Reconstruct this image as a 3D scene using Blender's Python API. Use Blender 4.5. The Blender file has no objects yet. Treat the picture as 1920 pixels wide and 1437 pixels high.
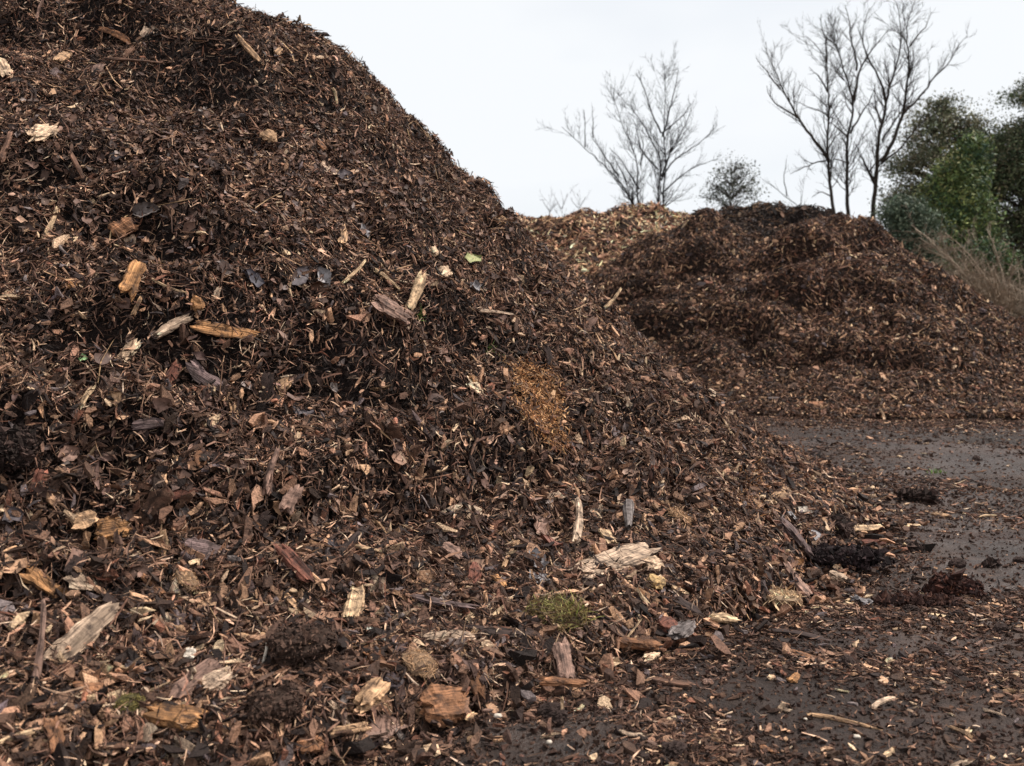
import bpy, bmesh, math, random
import numpy as np
from mathutils import Matrix, Vector
C = bpy.context.scene
COL = C.collection
rng = np.random.default_rng(7)
random.seed(7)

# ------------------------------------------------------------------ camera geometry
F = 1866.7; H0 = .9; TH = math.atan(118.5 / F)
cT, sT = math.cos(TH), math.sin(TH)
RIGHT = np.array([1., 0, 0]); UP = np.array([0, sT, cT]); FWD = np.array([0, cT, -sT])
CAM = np.array([0, 0, H0])
def ray(px, py): return FWD + RIGHT * (px - 960) / F + UP * (718.5 - py) / F
def at(px, py, Y):
    r = ray(px, py); return CAM + r * (Y / r[1])
def project(P):
    q = P - CAM; d = q @ FWD
    return 960 + F * (q @ RIGHT) / d, 718.5 - F * (q @ UP) / d, d

# ------------------------------------------------------------------ noise
def _h(i, j, s):
    n = (i * 374761393 + j * 668265263 + s * 2147483647) & 0xffffffff
    n = ((n ^ (n >> 13)) * 1274126177) & 0xffffffff
    return ((n ^ (n >> 16)) & 0xffff) / 65535.
def vn(x, y, s=0):
    x = np.asarray(x, float); y = np.asarray(y, float)
    i = np.floor(x).astype(np.int64); j = np.floor(y).astype(np.int64)
    fx = x - i; fy = y - j
    fx = fx * fx * fx * (fx * (fx * 6 - 15) + 10); fy = fy * fy * fy * (fy * (fy * 6 - 15) + 10)
    a = _h(i, j, s); b = _h(i + 1, j, s); c = _h(i, j + 1, s); d = _h(i + 1, j + 1, s)
    return (a + (b - a) * fx) + ((c + (d - c) * fx) - (a + (b - a) * fx)) * fy
def fbm(x, y, s=0, o=4):
    t = 0; a = .5; X, Y = x, y
    for k in range(o):
        t = t + a * (vn(X, Y, s + k * 17) * 2 - 1); a *= .5
        X, Y = 1.6 * X - 1.2 * Y + 5.3, 1.2 * X + 1.6 * Y + 1.7
    return t
def sst(a, b, x):
    t = np.clip((x - a) / (b - a), 0, 1); return t * t * (3 - 2 * t)
def lin(c):
    c = np.array(c, float) / 255.
    return np.where(c <= .04045, c / 12.92, ((c + .055) / 1.055) ** 2.4)

# ------------------------------------------------------------------ surfaces
def ground_h(x, y):
    f = np.exp(-((np.hypot(x, y)) / 14.) ** 2)
    rut = .05 * np.sin((x * .3 + y) * 3.4 + 1.6 * fbm(x * .5, y * .5, 9, 2)) * sst(.5, 3.5, y)
    return f * (.030 * fbm(x * .8, y * .8, 3, 3) + rut * .5 + .026 * fbm(x * 3, y * 4, 5, 3) + .014 * np.maximum(0, fbm(x * 9, y * 13, 6, 3)))

P0 = (-1.593, 5.584, 2.643, 3.412, -0.249, 0.261, -0.064, -2.191, 0.201, 1.035, 11.729)
def front_base(x, y):
    cx, cy, Ht, R, a1, f1, a2, f2, e, k, be = P0
    dx, dy = x - cx, y - cy; r = np.hypot(dx, dy); t = np.arctan2(dy, dx)
    u = r / (R * (1 + a1 * np.cos(t - f1) + a2 * np.cos(2 * t - f2)))
    sv = 1 - (np.sqrt(u * u + e * e) - e) * k
    h = Ht * np.logaddexp(0, sv * be) / be
    r2 = np.hypot(x + 3.35, y - 5.9)                      # a second shoulder of the ridge
    h2 = 2.9 - .74 * (np.sqrt(r2 * r2 + .25) - .5)
    h2 = np.logaddexp(0, h2 * 5) / 5
    m = np.maximum(h, h2)
    return m + np.log(np.exp((h - m) * 7) + np.exp((h2 - m) * 7)) / 7 * sst(.1, 1.5, m) - .02

def locate(px, py, fn, t0=1.2, t1=20.):
    r = ray(px, py); t = np.linspace(t0, t1, 6000)
    P = CAM + t[:, None] * r; hit = np.nonzero(P[:, 2] < fn(P[:, 0], P[:, 1]))[0]
    return P[hit[0]] if len(hit) else None

def make_ledges(spec, fn):
    out = []
    for (px, py, w, b, A) in spec:
        P = locate(px, py, fn)
        if P is None: continue
        e = .1; g = np.array([fn(P[0] + e, P[1]) - fn(P[0] - e, P[1]), fn(P[0], P[1] + e) - fn(P[0], P[1] - e)]); g = g / (np.hypot(*g) + 1e-9)
        out.append((P[0], P[1], g[0], g[1], w, b, A))
    return out
def ledge_sum(L, x, y):
    t = 0
    for (X, Y, gx, gy, w, b, A) in L:
        dx, dy = x - X, y - Y
        s = dx * gx + dy * gy; l = -dx * gy + dy * gx
        s = s + .25 * w * np.sin(l / w * 2.1 + X * 9) * .4
        t = t + A * np.exp(-(l / w) ** 2) * (np.exp(-((s - b) / b) ** 2) - 1.25 * np.exp(-((s + .55 * b) / (.75 * b)) ** 2))
    return t
LF = make_ledges([(440, 150, .30, .10, .12), (250, 40, .5, .10, .07), (500, 190, .2, .07, .08), (160, 300, .35, .08, .05),
                  (640, 210, .25, .07, .06), (720, 300, .25, .08, .06), (350, 440, .45, .07, .07), (560, 560, .40, .07, .08), (300, 590, .30, .06, .06),
                  (430, 650, .40, .07, .07), (700, 650, .35, .07, .09), (850, 560, .22, .06, .07), (890, 690, .18, .06, .06), (460, 740, .2, .05, .06),
                  (740, 880, .12, .06, .09), (920, 800, .28, .08, .11), (20, 850, .15, .06, .08), (230, 830, .28, .05, .05), (450, 1010, .20, .05, .05),
                  (100, 1120, .22, .04, .05), (610, 1100, .30, .05, .06), (880, 1190, .30, .04, .05), (350, 1200, .25, .04, .05), (1250, 900, .25, .06, .05),
                  (1350, 800, .2, .06, .05), (1180, 740, .25, .06, .06), (1050, 620, .25, .06, .05), (1240, 1160, .2, .04, .05), (560, 930, .3, .05, .05),
                  (980, 470, .2, .06, .05), (1000, 950, .3, .05, .04), (200, 960, .2, .05, .05)], front_base)
def front_h(x, y):
    b = front_base(x + .16 * fbm(x * 1.7, y * 1.7, 221, 3), y + .16 * fbm(x * 1.7 + 9, y * 1.7, 222, 3)) - .025; e = sst(.02, .5, b)
    d = ledge_sum(LF, x, y)
    n1 = fbm(x * 1.5 + 3, y * 1.5, 21, 3); n2 = fbm(x * 4.5, y * 4.5, 31, 3); n3 = fbm(x * 13, y * 13, 41, 3)
    rg = 1 - np.abs(fbm(x * 3.0 + 7, y * 3.0, 51, 3)) * 2
    ed = b + (sst(-.05, .3, b) - .35 * (b < .0)) * .0
    cl = np.maximum(0, fbm(x * 7 + 2, y * 7, 43, 2)) ** 1.3
    return ed - .12 * (1 - sst(.0, .05, b)) + .055 * sst(.0, .07, b) * (1 - e) + e * (-.035 - .10 * np.exp(-((x - .1) / .6) ** 2) + .10 * np.exp(-((x + .85) / .4) ** 2) * sst(1., 1.8, b) + .085 * n1 + .085 * n2 + .05 * (rg - .5)) + (.25 + .75 * e) * (.045 * n3 + .075 * cl) * sst(-.02, .06, b) + 1.8 * e * d

def cone_sum(cs, x, y, k=6.):
    hs = []
    for (px, py, Y, sl, e) in cs:
        P = at(px, py, Y); r = np.hypot(x - P[0], (y - P[1]))
        hs.append(P[2] - sl * (np.sqrt(r * r + e * e) - e))
    m = hs[0]
    for h in hs[1:]: m = np.maximum(m, h)
    s = 0
    for h in hs: s = s + np.exp((h - m) * k)
    h = m + np.log(s) / k - .06
    return np.where(h > 2.5, h, np.logaddexp(0, np.minimum(h, 3) * 4.5) / 4.5) - .03
def heap_fn(cs, seed, amp=1., ledges=(), k=14.):
    base = lambda x, y: cone_sum(cs, x, y, k)
    L = make_ledges(ledges, base)
    def fn(x, y):
        b = base(x + .22 * fbm(x * 1.2, y * 1.2, seed + 7, 3), y + (.18 + .25 * (np.abs(base(x, y)) < .15)) * fbm(x * 1.2 + 9, y * 1.2, seed + 8, 3)); e = sst(.02, .6, b)
        rg = 1 - np.abs(fbm(x * 1.4 + seed, y * 1.4, seed, 3)) * 2
        return b - .12 * (1 - sst(-.01, .05, b)) + amp * e * (.15 * fbm(x * 1.1, y * 1.1, seed + 1, 3) + .13 * (rg - .6) + .11 * fbm(x * 4.2, y * 3.0, seed + 2, 4)) + .03 * sst(0, .2, b) * fbm(x * 10, y * 10, seed + 3, 2) + 1.4 * e * ledge_sum(L, x, y)
    return fn
dark_right_h = heap_fn([(1506, 412, 12.2, .74, .4), (1563, 404, 12.4, .76, .35), (1620, 600, 12.5, .8, .3), (1743, 690, 12.3, .76, .4), (1420, 580, 11.4, .72, .4), (1640, 640, 11.3, .72, .4), (1780, 690, 11.2, .7, .4), (1900, 722, 11.4, .66, .4)],
    61, 1., [(1690, 470, .32, .16, .30), (1620, 462, .3, .12, .16), (1510, 478, .4, .12, .2), (1480, 560, .5, .12, .10), (1640, 560, .6, .12, .10), (1560, 660, .6, .12, .08), (1780, 560, .3, .12, .12), (1400, 620, .5, .12, .1), (1700, 680, .6, .1, .07), (1850, 640, .4, .1, .08)])
mid_h = heap_fn([(1325, 396, 12.9, .78, .3), (1250, 440, 12.8, .76, .3), (1180, 492, 12.4, .72, .4), (1100, 560, 12.0, .72, .4), (1385, 446, 12.7, .8, .3)],
    71, 1., [(1290, 510, .5, .14, .14), (1200, 540, .5, .12, .1), (1240, 620, .5, .12, .1), (1350, 470, .3, .1, .08)])
tan_h = heap_fn([(1195, 374, 15.2, .66, .35), (1100, 390, 15.2, .68, .4), (1040, 402, 15.0, .68, .4), (1000, 450, 14.8, .7, .5), (1250, 396, 15.3, .68, .4)], 81, .8)
black_h = heap_fn([(1345, 386, 15.4, .68, .4), (1440, 378, 15.2, .74, .4), (1515, 384, 15.0, .86, .35), (1560, 404, 15.0, .95, .3)], 91, .8, [(1500, 415, .4, .12, .1)])
small_h = heap_fn([(2070, 545, 19., .6, .8), (2000, 578, 19., .6, .6)], 101, .5)
far_h = heap_fn([(965, 396, 19., .6, .6), (900, 384, 19., .6, .6)], 111, .5)
ALL_FN = [ground_h, front_h, dark_right_h, mid_h, tan_h, black_h]
def top_h(x, y):
    m = ground_h(x, y)
    for f in ALL_FN[1:]: m = np.maximum(m, f(x, y))
    return m
def near_top(x, y): return np.maximum(ground_h(x, y), np.maximum(front_h(x, y), dark_right_h(x, y)))
def normal(fn, x, y, e=.03):
    gx = (fn(x + e, y) - fn(x - e, y)) / (2 * e); gy = (fn(x, y + e) - fn(x, y - e)) / (2 * e)
    n = np.stack([-gx, -gy, np.ones_like(gx)], -1); return n / np.linalg.norm(n, axis=-1, keepdims=True)

class Grid:
    '''a height function sampled once on a fine grid, then looked up'''
    def __init__(self, fn, x0, x1, y0, y1, st, out=-.05):
        self.xs = np.arange(x0, x1 + st, st); self.ys = np.arange(y0, y1 + st, st); self.st = st; self.out = out; self.fn = fn
        X, Y = np.meshgrid(self.xs, self.ys); self.Z = fn(X, Y)
    def __call__(self, x, y):
        x = np.asarray(x, float); y = np.asarray(y, float)
        u = (x - self.xs[0]) / self.st; v = (y - self.ys[0]) / self.st
        ok = (u >= 0) & (v >= 0) & (u < len(self.xs) - 1) & (v < len(self.ys) - 1)
        u = np.clip(u, 0, len(self.xs) - 1.001); v = np.clip(v, 0, len(self.ys) - 1.001)
        i = u.astype(int); j = v.astype(int); fu = u - i; fv = v - j; Z = self.Z
        z = (Z[j, i] * (1 - fu) + Z[j, i + 1] * fu) * (1 - fv) + (Z[j + 1, i] * (1 - fu) + Z[j + 1, i + 1] * fu) * fv
        return np.where(ok, z, self.out)
    def mesh(self, name, mat, parent, cut=-.015, step=1):
        xs, ys, Z = self.xs[::step], self.ys[::step], self.Z[::step, ::step]
        return grid_mesh(name, lambda X, Y: Z, xs, ys, mat, parent, cut)
front_h = Grid(front_h, -8.5, 2.8, .6, 10.5, .014)
dark_right_h = Grid(dark_right_h, -1.5, 9.5, 8.0, 16.5, .045)
mid_h = Grid(mid_h, -2.5, 6.5, 8.3, 16.5, .045)
tan_h = Grid(tan_h, -3.5, 7., 11.5, 19., .06)
black_h = Grid(black_h, -.5, 9., 11.5, 19., .06)
small_h = Grid(small_h, 5.5, 17., 15., 23.5, .1)
far_h = Grid(far_h, -6., 4., 15., 23.5, .1)
ALL_FN = [ground_h, front_h, dark_right_h, mid_h, tan_h, black_h]

# ------------------------------------------------------------------ materials
def nt(name):
    m = bpy.data.materials.new(name); m.use_nodes = True; t = m.node_tree; t.nodes.clear()
    o = t.nodes.new('ShaderNodeOutputMaterial'); p = t.nodes.new('ShaderNodeBsdfPrincipled'); t.links.new(p.outputs[0], o.inputs[0])
    return m, t, p
def attr_mat(name, rough=.7, spec=.3, scale=160., lo=.62, hi=1.25, stretch=(1, 1, 1), bump=.0, sub=0, coord='Object'):
    m, t, p = nt(name); N = t.nodes; L = t.links
    a = N.new('ShaderNodeAttribute'); a.attribute_name = 'col'
    tc = N.new('ShaderNodeTexCoord'); mp = N.new('ShaderNodeMapping'); mp.inputs['Scale'].default_value = stretch
    no = N.new('ShaderNodeTexNoise'); no.inputs['Scale'].default_value = scale; no.inputs['Detail'].default_value = 3
    mr = N.new('ShaderNodeMapRange'); mr.inputs['From Min'].default_value = .3; mr.inputs['From Max'].default_value = .7; mr.inputs['To Min'].default_value = lo; mr.inputs['To Max'].default_value = hi
    mx = N.new('ShaderNodeVectorMath'); mx.operation = 'SCALE'
    L.new(tc.outputs[coord], mp.inputs[0]); L.new(mp.outputs[0], no.inputs['Vector']); L.new(no.outputs['Fac'], mr.inputs['Value'])
    L.new(a.outputs['Color'], mx.inputs[0]); L.new(mr.outputs[0], mx.inputs['Scale']); L.new(mx.outputs[0], p.inputs['Base Color'])
    p.inputs['Roughness'].default_value = rough; p.inputs['Specular IOR Level'].default_value = spec
    if bump:
        b = N.new('ShaderNodeBump'); b.inputs['Strength'].default_value = bump; b.inputs['Distance'].default_value = .004
        L.new(no.outputs['Fac'], b.inputs['Height']); L.new(b.outputs[0], p.inputs['Normal'])
    return m
M_SHRED = attr_mat('shredded_bark', .76, .22, 110.)
M_CHIP = attr_mat('bark_chips', .78, .2, 230., .5, 1.3, (1, 1, 1), .7)
M_WOOD = attr_mat('split_wood', .78, .22, 150., .32, 1.4, (.10, 1.5, 1.5), 1.)
def add_dirt(m, sc, lo, hi, amount, col=(44, 32, 28)):
    t = m.node_tree; N = t.nodes; L = t.links; p = next(n for n in N if n.type == 'BSDF_PRINCIPLED'); src = p.inputs['Base Color'].links[0].from_socket
    g = N.new('ShaderNodeNewGeometry'); no = N.new('ShaderNodeTexNoise'); no.inputs['Scale'].default_value = sc; no.inputs['Detail'].default_value = 6; no.inputs['Roughness'].default_value = .7
    mr = N.new('ShaderNodeMapRange'); mr.inputs['From Min'].default_value = lo; mr.inputs['From Max'].default_value = hi; mr.inputs['To Min'].default_value = 0; mr.inputs['To Max'].default_value = amount
    mx = N.new('ShaderNodeMix'); mx.data_type = 'RGBA'; mx.inputs[7].default_value = (*lin(col), 1)
    L.new(g.outputs['Position'], no.inputs['Vector']); L.new(no.outputs['Fac'], mr.inputs['Value']); L.new(mr.outputs[0], mx.inputs[0]); L.new(src, mx.inputs[6]); L.new(mx.outputs[2], p.inputs['Base Color'])
add_dirt(M_WOOD, 42., .46, .64, .85)
M_LEAF = attr_mat('dead_leaf', .66, .25, 90., .7, 1.2, (1, 1, 1), .4)
add_dirt(M_LEAF, 38., .5, .68, .7); add_dirt(M_CHIP, 48., .48, .66, .7)
M_STONE = attr_mat('pale_stone', .7, .3, 120., .8, 1.1, (1, 1, 1), .3)
M_SOIL = attr_mat('crumbly_soil', .92, .12, 120., .55, 1.5, (1, 1, 1), .8)
M_BARK = attr_mat('tree_bark', .85, .2, 14., .7, 1.2, (1, 1, .3), .3)
M_FOL = attr_mat('foliage', .6, .3, 6., .75, 1.25)

def mud_material():
    m, t, p = nt('wet_mud'); N = t.nodes; L = t.links
    tc = N.new('ShaderNodeTexCoord')
    def noise(sc, det, rg=.55):
        n = N.new('ShaderNodeTexNoise'); n.inputs['Scale'].default_value = sc; n.inputs['Detail'].default_value = det; n.inputs['Roughness'].default_value = rg
        L.new(tc.outputs['Object'], n.inputs['Vector']); return n
    def ramp(src, pts):
        r = N.new('ShaderNodeValToRGB'); e = r.color_ramp.elements
        while len(e) < len(pts): e.new(.5)
        for q, (pos, c) in zip(e, pts): q.position = pos; q.color = (*c, 1)
        L.new(src, r.inputs[0]); return r
    a = noise(1.1, 6); b = noise(26., 6, .7); w = noise(.75, 5, .6); f = noise(150., 4, .7)
    col = ramp(a.outputs['Fac'], [(.32, lin((44, 32, 26))), (.5, lin((60, 45, 38))), (.68, lin((80, 62, 53)))])
    spk = ramp(b.outputs['Fac'], [(.38, (.45, .42, .4)), (.5, (.9, .9, .9)), (.62, (1.12, 1.08, 1.05))])
    mx = N.new('ShaderNodeMix'); mx.data_type = 'RGBA'; mx.blend_type = 'MULTIPLY'; mx.inputs[0].default_value = .85
    L.new(col.outputs[0], mx.inputs[6]); L.new(spk.outputs[0], mx.inputs[7]); L.new(mx.outputs[2], p.inputs['Base Color'])
    wet = ramp(w.outputs['Fac'], [(.42, (.78, .78, .78)), (.54, (.5, .5, .5)), (.63, (.17, .17, .17))])
    L.new(wet.outputs[0], p.inputs['Roughness']); p.inputs['Specular IOR Level'].default_value = .3
    ad = N.new('ShaderNodeMath'); ad.operation = 'MULTIPLY_ADD'; ad.inputs[1].default_value = .35
    L.new(f.outputs['Fac'], ad.inputs[0]); L.new(b.outputs['Fac'], ad.inputs[2])
    bs = N.new('ShaderNodeMapRange'); bs.inputs['From Min'].default_value = .45; bs.inputs['From Max'].default_value = .66; bs.inputs['To Min'].default_value = 1.; bs.inputs['To Max'].default_value = .28
    L.new(w.outputs['Fac'], bs.inputs['Value'])
    bp = N.new('ShaderNodeBump'); bp.inputs['Distance'].default_value = .03; L.new(bs.outputs[0], bp.inputs['Strength']); L.new(ad.outputs[0], bp.inputs['Height']); L.new(bp.outputs[0], p.inputs['Normal'])
    return m
M_MUD = mud_material()
def soil_material(name, c0, c1, c2):
    m, t, p = nt(name); N = t.nodes; L = t.links
    tc = N.new('ShaderNodeTexCoord'); n1 = N.new('ShaderNodeTexNoise'); n1.inputs['Scale'].default_value = 45; n1.inputs['Detail'].default_value = 6; n1.inputs['Roughness'].default_value = .7
    L.new(tc.outputs['Object'], n1.inputs['Vector'])
    r = N.new('ShaderNodeValToRGB'); e = r.color_ramp.elements; e.new(.5)
    for q, pos, c in zip(e, (.35, .52, .7), (c0, c1, c2)): q.position = pos; q.color = (*lin(c), 1)
    L.new(n1.outputs['Fac'], r.inputs[0]); L.new(r.outputs[0], p.inputs['Base Color']); p.inputs['Roughness'].default_value = .9; p.inputs['Specular IOR Level'].default_value = .15
    b = N.new('ShaderNodeBump'); b.inputs['Distance'].default_value = .03; L.new(n1.outputs['Fac'], b.inputs['Height']); L.new(b.outputs[0], p.inputs['Normal'])
    return m
M_CORE = soil_material('dark_compost', (20, 15, 14), (38, 29, 26), (64, 48, 42))
M_CORE2 = soil_material('brown_compost', (26, 19, 17), (50, 38, 32), (80, 60, 50))

# ------------------------------------------------------------------ object helpers
def tag(o, label=None, cat=None, group=None, kind=None):
    if label: o['label'] = label
    if cat: o['category'] = cat
    if group: o['group'] = group
    if kind: o['kind'] = kind
    return o
def mesh_np(name, V, Fq, mat, parent=None, col=None, smooth=False):
    """V (n,3); Fq: int array (m,k) or list of such arrays."""
    if not isinstance(Fq, list): Fq = [Fq]
    me = bpy.data.meshes.new(name); me.vertices.add(len(V)); me.vertices.foreach_set('co', np.ascontiguousarray(V, np.float32).ravel())
    loops = np.concatenate([f.ravel() for f in Fq]).astype(np.int32)
    tot = np.concatenate([np.full(len(f), f.shape[1], np.int32) for f in Fq])
    me.loops.add(len(loops)); me.loops.foreach_set('vertex_index', loops)
    me.polygons.add(len(tot)); me.polygons.foreach_set('loop_start', (np.cumsum(tot) - tot).astype(np.int32)); me.polygons.foreach_set('loop_total', tot)
    me.polygons.foreach_set('use_smooth', np.full(len(tot), smooth))
    if col is not None:
        a = me.attributes.new('col', 'FLOAT_COLOR', 'POINT'); c = np.ones((len(V), 4), np.float32); c[:, :3] = col; a.data.foreach_set('color', c.ravel())
    me.materials.append(mat); me.update(); me.validate()
    o = bpy.data.objects.new(name, me); COL.objects.link(o)
    if parent: o.parent = parent
    return o
def empty(name, loc, label, cat, group=None):
    o = bpy.data.objects.new(name, None); COL.objects.link(o); o.location = loc; o.empty_display_size = .2
    return tag(o, label, cat, group)
def grid_mesh(name, fn, xs, ys, mat, parent=None, cut=-.015, sub=None):
    X, Y = np.meshgrid(xs, ys); Z = fn(X, Y)
    nx, ny = len(xs), len(ys); V = np.stack([X, Y, Z], -1).reshape(-1, 3)
    i = np.arange(nx - 1); j = np.arange(ny - 1); I, J = np.meshgrid(i, j); a = (J * nx + I).ravel()
    Fq = np.stack([a, a + 1, a + nx + 1, a + nx], -1)
    if cut is not None:
        Fq = Fq[(V[Fq, 2].max(1) > cut)]
        u, inv = np.unique(Fq, return_inverse=True); V = V[u]; Fq = inv.reshape(-1, 4)
    if parent is not None: V = V - np.array(parent.location)
    return mesh_np(name, V, Fq, mat, parent, smooth=True)

# ------------------------------------------------------------------ batches of small pieces
def tmpl_shred():
    V = []; r = 3
    for i, (x, s) in enumerate(((-.5, .45), (0, 1.), (.5, .35))):
        for k in range(3):
            a = 2 * math.pi * k / 3 + .5; V.append((x, .5 * s * math.cos(a), .5 * s * math.sin(a)))
    Fq = []
    for i in range(2):
        for k in range(3): Fq.append((i * 3 + k, i * 3 + (k + 1) % 3, i * 3 + 3 + (k + 1) % 3, i * 3 + 3 + k))
    return np.array(V), [np.array(Fq)]
def tmpl_chip():
    V = []
    for x, s in ((-.5, .38), (-.08, 1.), (.5, .42)):
        for (y, z) in ((-.5, -.5), (.5, -.5), (.5, .5), (-.5, .5)): V.append((x, y * s, z))
    Fq = [(3, 2, 1, 0), (8, 9, 10, 11)]
    for i in range(2):
        for k in range(4): Fq.append((i * 4 + k, i * 4 + (k + 1) % 4, i * 4 + 4 + (k + 1) % 4, i * 4 + 4 + k))
    return np.array(V), [np.array(Fq)]
def tmpl_leaf():
    V = []
    for x, s in ((-.5, .15), (-.2, .85), (.15, 1.), (.5, .2)):
        for y in (-.5, 0, .5): V.append((x, y * s, abs(y) * .3))
    Fq = []
    for i in range(3):
        for k in range(2): Fq.append((i * 3 + k, i * 3 + 3 + k, i * 3 + 4 + k, i * 3 + k + 1))
    return np.array(V), [np.array(Fq)]
def tmpl_crumb():
    V = np.array([(1, 0, 0), (-1, 0, 0), (0, 1, 0), (0, -1, 0), (0, 0, 1), (0, 0, -1)]) * .5
    return V, [np.array([(0, 2, 4), (2, 1, 4), (1, 3, 4), (3, 0, 4), (2, 0, 5), (1, 2, 5), (3, 1, 5), (0, 3, 5)])]
TM = dict(shred=tmpl_shred(), chip=tmpl_chip(), leaf=tmpl_leaf(), crumb=tmpl_crumb())
def frames(n, ang, tilt, roll):
    """n: normals. returns t,b,n rotated."""
    ref = np.where(np.abs(n[:, 2:3]) < .95, np.array([[0, 0, 1.]]), np.array([[1., 0, 0]]))
    a = np.cross(ref, n); a /= np.linalg.norm(a, axis=1, keepdims=True); b = np.cross(n, a)
    t = a * np.cos(ang)[:, None] + b * np.sin(ang)[:, None]; b = np.cross(n, t)
    ct, st = np.cos(tilt)[:, None], np.sin(tilt)[:, None]
    t, n = t * ct + n * st, n * ct - t * st
    cr, sr = np.cos(roll)[:, None], np.sin(roll)[:, None]
    b, n = b * cr + n * sr, n * cr - b * sr
    return t, b, n
def batch(name, kind, parent, P, nrm, L, W, T, col, mat, tilt=.3, roll=.8, bend=.25, jit=.12, ang=None, wob=.3, smooth=False):
    if len(P) == 0: return None
    V0, F0 = TM[kind]; n = len(P); nv = len(V0)
    if ang is None: ang = rng.uniform(0, 2 * np.pi, n)
    t, b, m = frames(nrm, ang, rng.normal(0, tilt, n), rng.normal(0, roll, n))
    v = np.broadcast_to(V0, (n, nv, 3)).copy()
    v += rng.normal(0, jit, v.shape) * np.array([.5, 1, .6])
    x = v[:, :, 0] * L[:, None]; y = v[:, :, 1] * W[:, None]; z = v[:, :, 2] * T[:, None]
    q = (v[:, :, 0] * 2) ** 2
    z = z - q * (rng.normal(0, bend, n) * L)[:, None] * .5; y = y + q * (rng.normal(0, bend, n) * L)[:, None] * .5
    w = P[:, None, :] + x[..., None] * t[:, None] + y[..., None] * b[:, None] + z[..., None] * m[:, None]
    off = (np.arange(n) * nv)[:, None, None]
    Fs = [(f[None] + off).reshape(-1, f.shape[1]) for f in F0]
    c = np.repeat(col, nv, axis=0).reshape(n, nv, 3) * (1 + rng.normal(0, .12, (n, nv, 1)))
    w = w.reshape(-1, 3)
    if parent is not None: w = w - np.array(parent.location)
    o = mesh_np(name, w, Fs, mat, parent, np.clip(c, .002, 1).reshape(-1, 3), smooth)
    o['kind'] = 'stuff'
    return o
def pal(spec, n, var=.16):
    cs = np.array([lin(s[0]) for s in spec]); w = np.array([s[1] for s in spec], float); w /= w.sum()
    c = cs[rng.choice(len(cs), n, p=w)]
    c = c * np.array([1.12, 1.05, 1.01])
    c = c * np.exp(rng.normal(0, var, (n, 1))) * np.exp(rng.normal(0, .018, (n, 3)))
    return np.maximum(c / np.maximum(1, c.max(1, keepdims=True) / .7), .003)
def surf_sample(fn, n, x0, x1, y0, y1, hmin=.015, others=(), power=1.0, lo=.12, pxl=(-250, 2150), mask=None):
    """random points on a heap: denser near the camera, thinned out where it faces away from it."""
    out = []; tot = 0; it = 0
    while tot < n and it < 60:
        it += 1
        x = rng.uniform(x0, x1, n * 2); y = rng.uniform(y0, y1, n * 2)
        d = np.hypot(x, y); keep = rng.random(len(x)) < (np.clip(1.7 / np.maximum(d, .5), 0, 1)) ** power if power else np.ones(len(x), bool)
        x, y = x[keep], y[keep]; z = fn(x, y); k = z > hmin
        for f in others: k &= z > f(x, y) - .05
        x, y, z = x[k], y[k], z[k]
        P = np.stack([x, y, z], -1); N = normal(fn, x, y)
        v = CAM - P; v /= np.linalg.norm(v, axis=1, keepdims=True); fac = (v * N).sum(1)
        px, py, dd = project(P)
        pr = np.where((fac > -.35) & (px > pxl[0]) & (px < pxl[1]) & (dd > .3) & (py < 1750), 1., lo) * (.35 + .65 * np.clip(1 / np.maximum(N[:, 2], .4) - .0, 0, 1.6))
        if mask is not None: pr = pr * mask(x, y, z)
        k = rng.random(len(x)) < pr
        out.append((P[k], N[k])); tot += k.sum()
    P = np.concatenate([o[0] for o in out])[:n]; N = np.concatenate([o[1] for o in out])[:n]
    return P, N
def logn(med, s, n, lo=None, hi=None):
    v = med * np.exp(rng.normal(0, s, n))
    return np.clip(v, lo, hi) if lo is not None else v

BROWN = [((38, 29, 26), .24), ((64, 48, 40), .26), ((94, 70, 58), .22), ((124, 95, 79), .14), ((156, 124, 102), .09), ((190, 158, 132), .055), ((224, 198, 170), .035), ((106, 72, 57), .03)]
CHIPC = [((40, 31, 28), .24), ((70, 53, 44), .26), ((102, 77, 63), .22), ((138, 106, 86), .17), ((176, 140, 112), .11), ((112, 76, 60), .04), ((210, 182, 150), .055), ((96, 86, 86), .05)]
LEAFC = [((84, 66, 58), .3), ((104, 82, 72), .25), ((66, 51, 46), .25), ((128, 102, 86), .12), ((112, 102, 98), .05), ((154, 122, 98), .05)]
SOILC = [((24, 18, 17), .4), ((38, 29, 26), .35), ((58, 44, 38), .25)]

# ------------------------------------------------------------------ GROUND
def spaced(lo, hi, near, far_step, growth=1.06):
    v = [0.]; s = near
    while v[-1] < hi: v.append(v[-1] + s); s = s if v[-1] < far_step else s * growth
    w = [0.]; s = near
    while w[-1] > lo: w.append(w[-1] - s); s = s if -w[-1] < far_step else s * growth
    return np.array(sorted(set(w[1:] + v)))
gx = spaced(-500, 500, .03, 5.5); gy = np.concatenate([spaced(-60, 0, .2, 2)[:-1], 1.2 + spaced(0, 900, .03, 9.)]); gy = np.unique(gy.round(4)); gy = gy[(gy < .1) | (gy > 1.19)] if False else gy
g = grid_mesh('ground', ground_h, gx, gy, M_MUD, None, None); tag(g, 'dark wet mud ground of the compost yard', None, None, 'structure')

# ------------------------------------------------------------------ BIG HEAP
big = empty('compost_heap', (-1.6, 5.6, 0), 'huge dark brown compost heap of shredded bark filling the left of the yard', 'compost heap')
def dens(P, N): return None
front_h.mesh('soil_core', M_CORE, big)
FR = (-6.5, 2.6, .9, 9.0)
def low(P): return sst(1.3, .15, P[:, 2])          # 1 at the foot, 0 higher up
def zone(P): return fbm(P[:, 0] * 1.3 + 4, P[:, 2] * 1.8, 77, 3)
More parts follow.
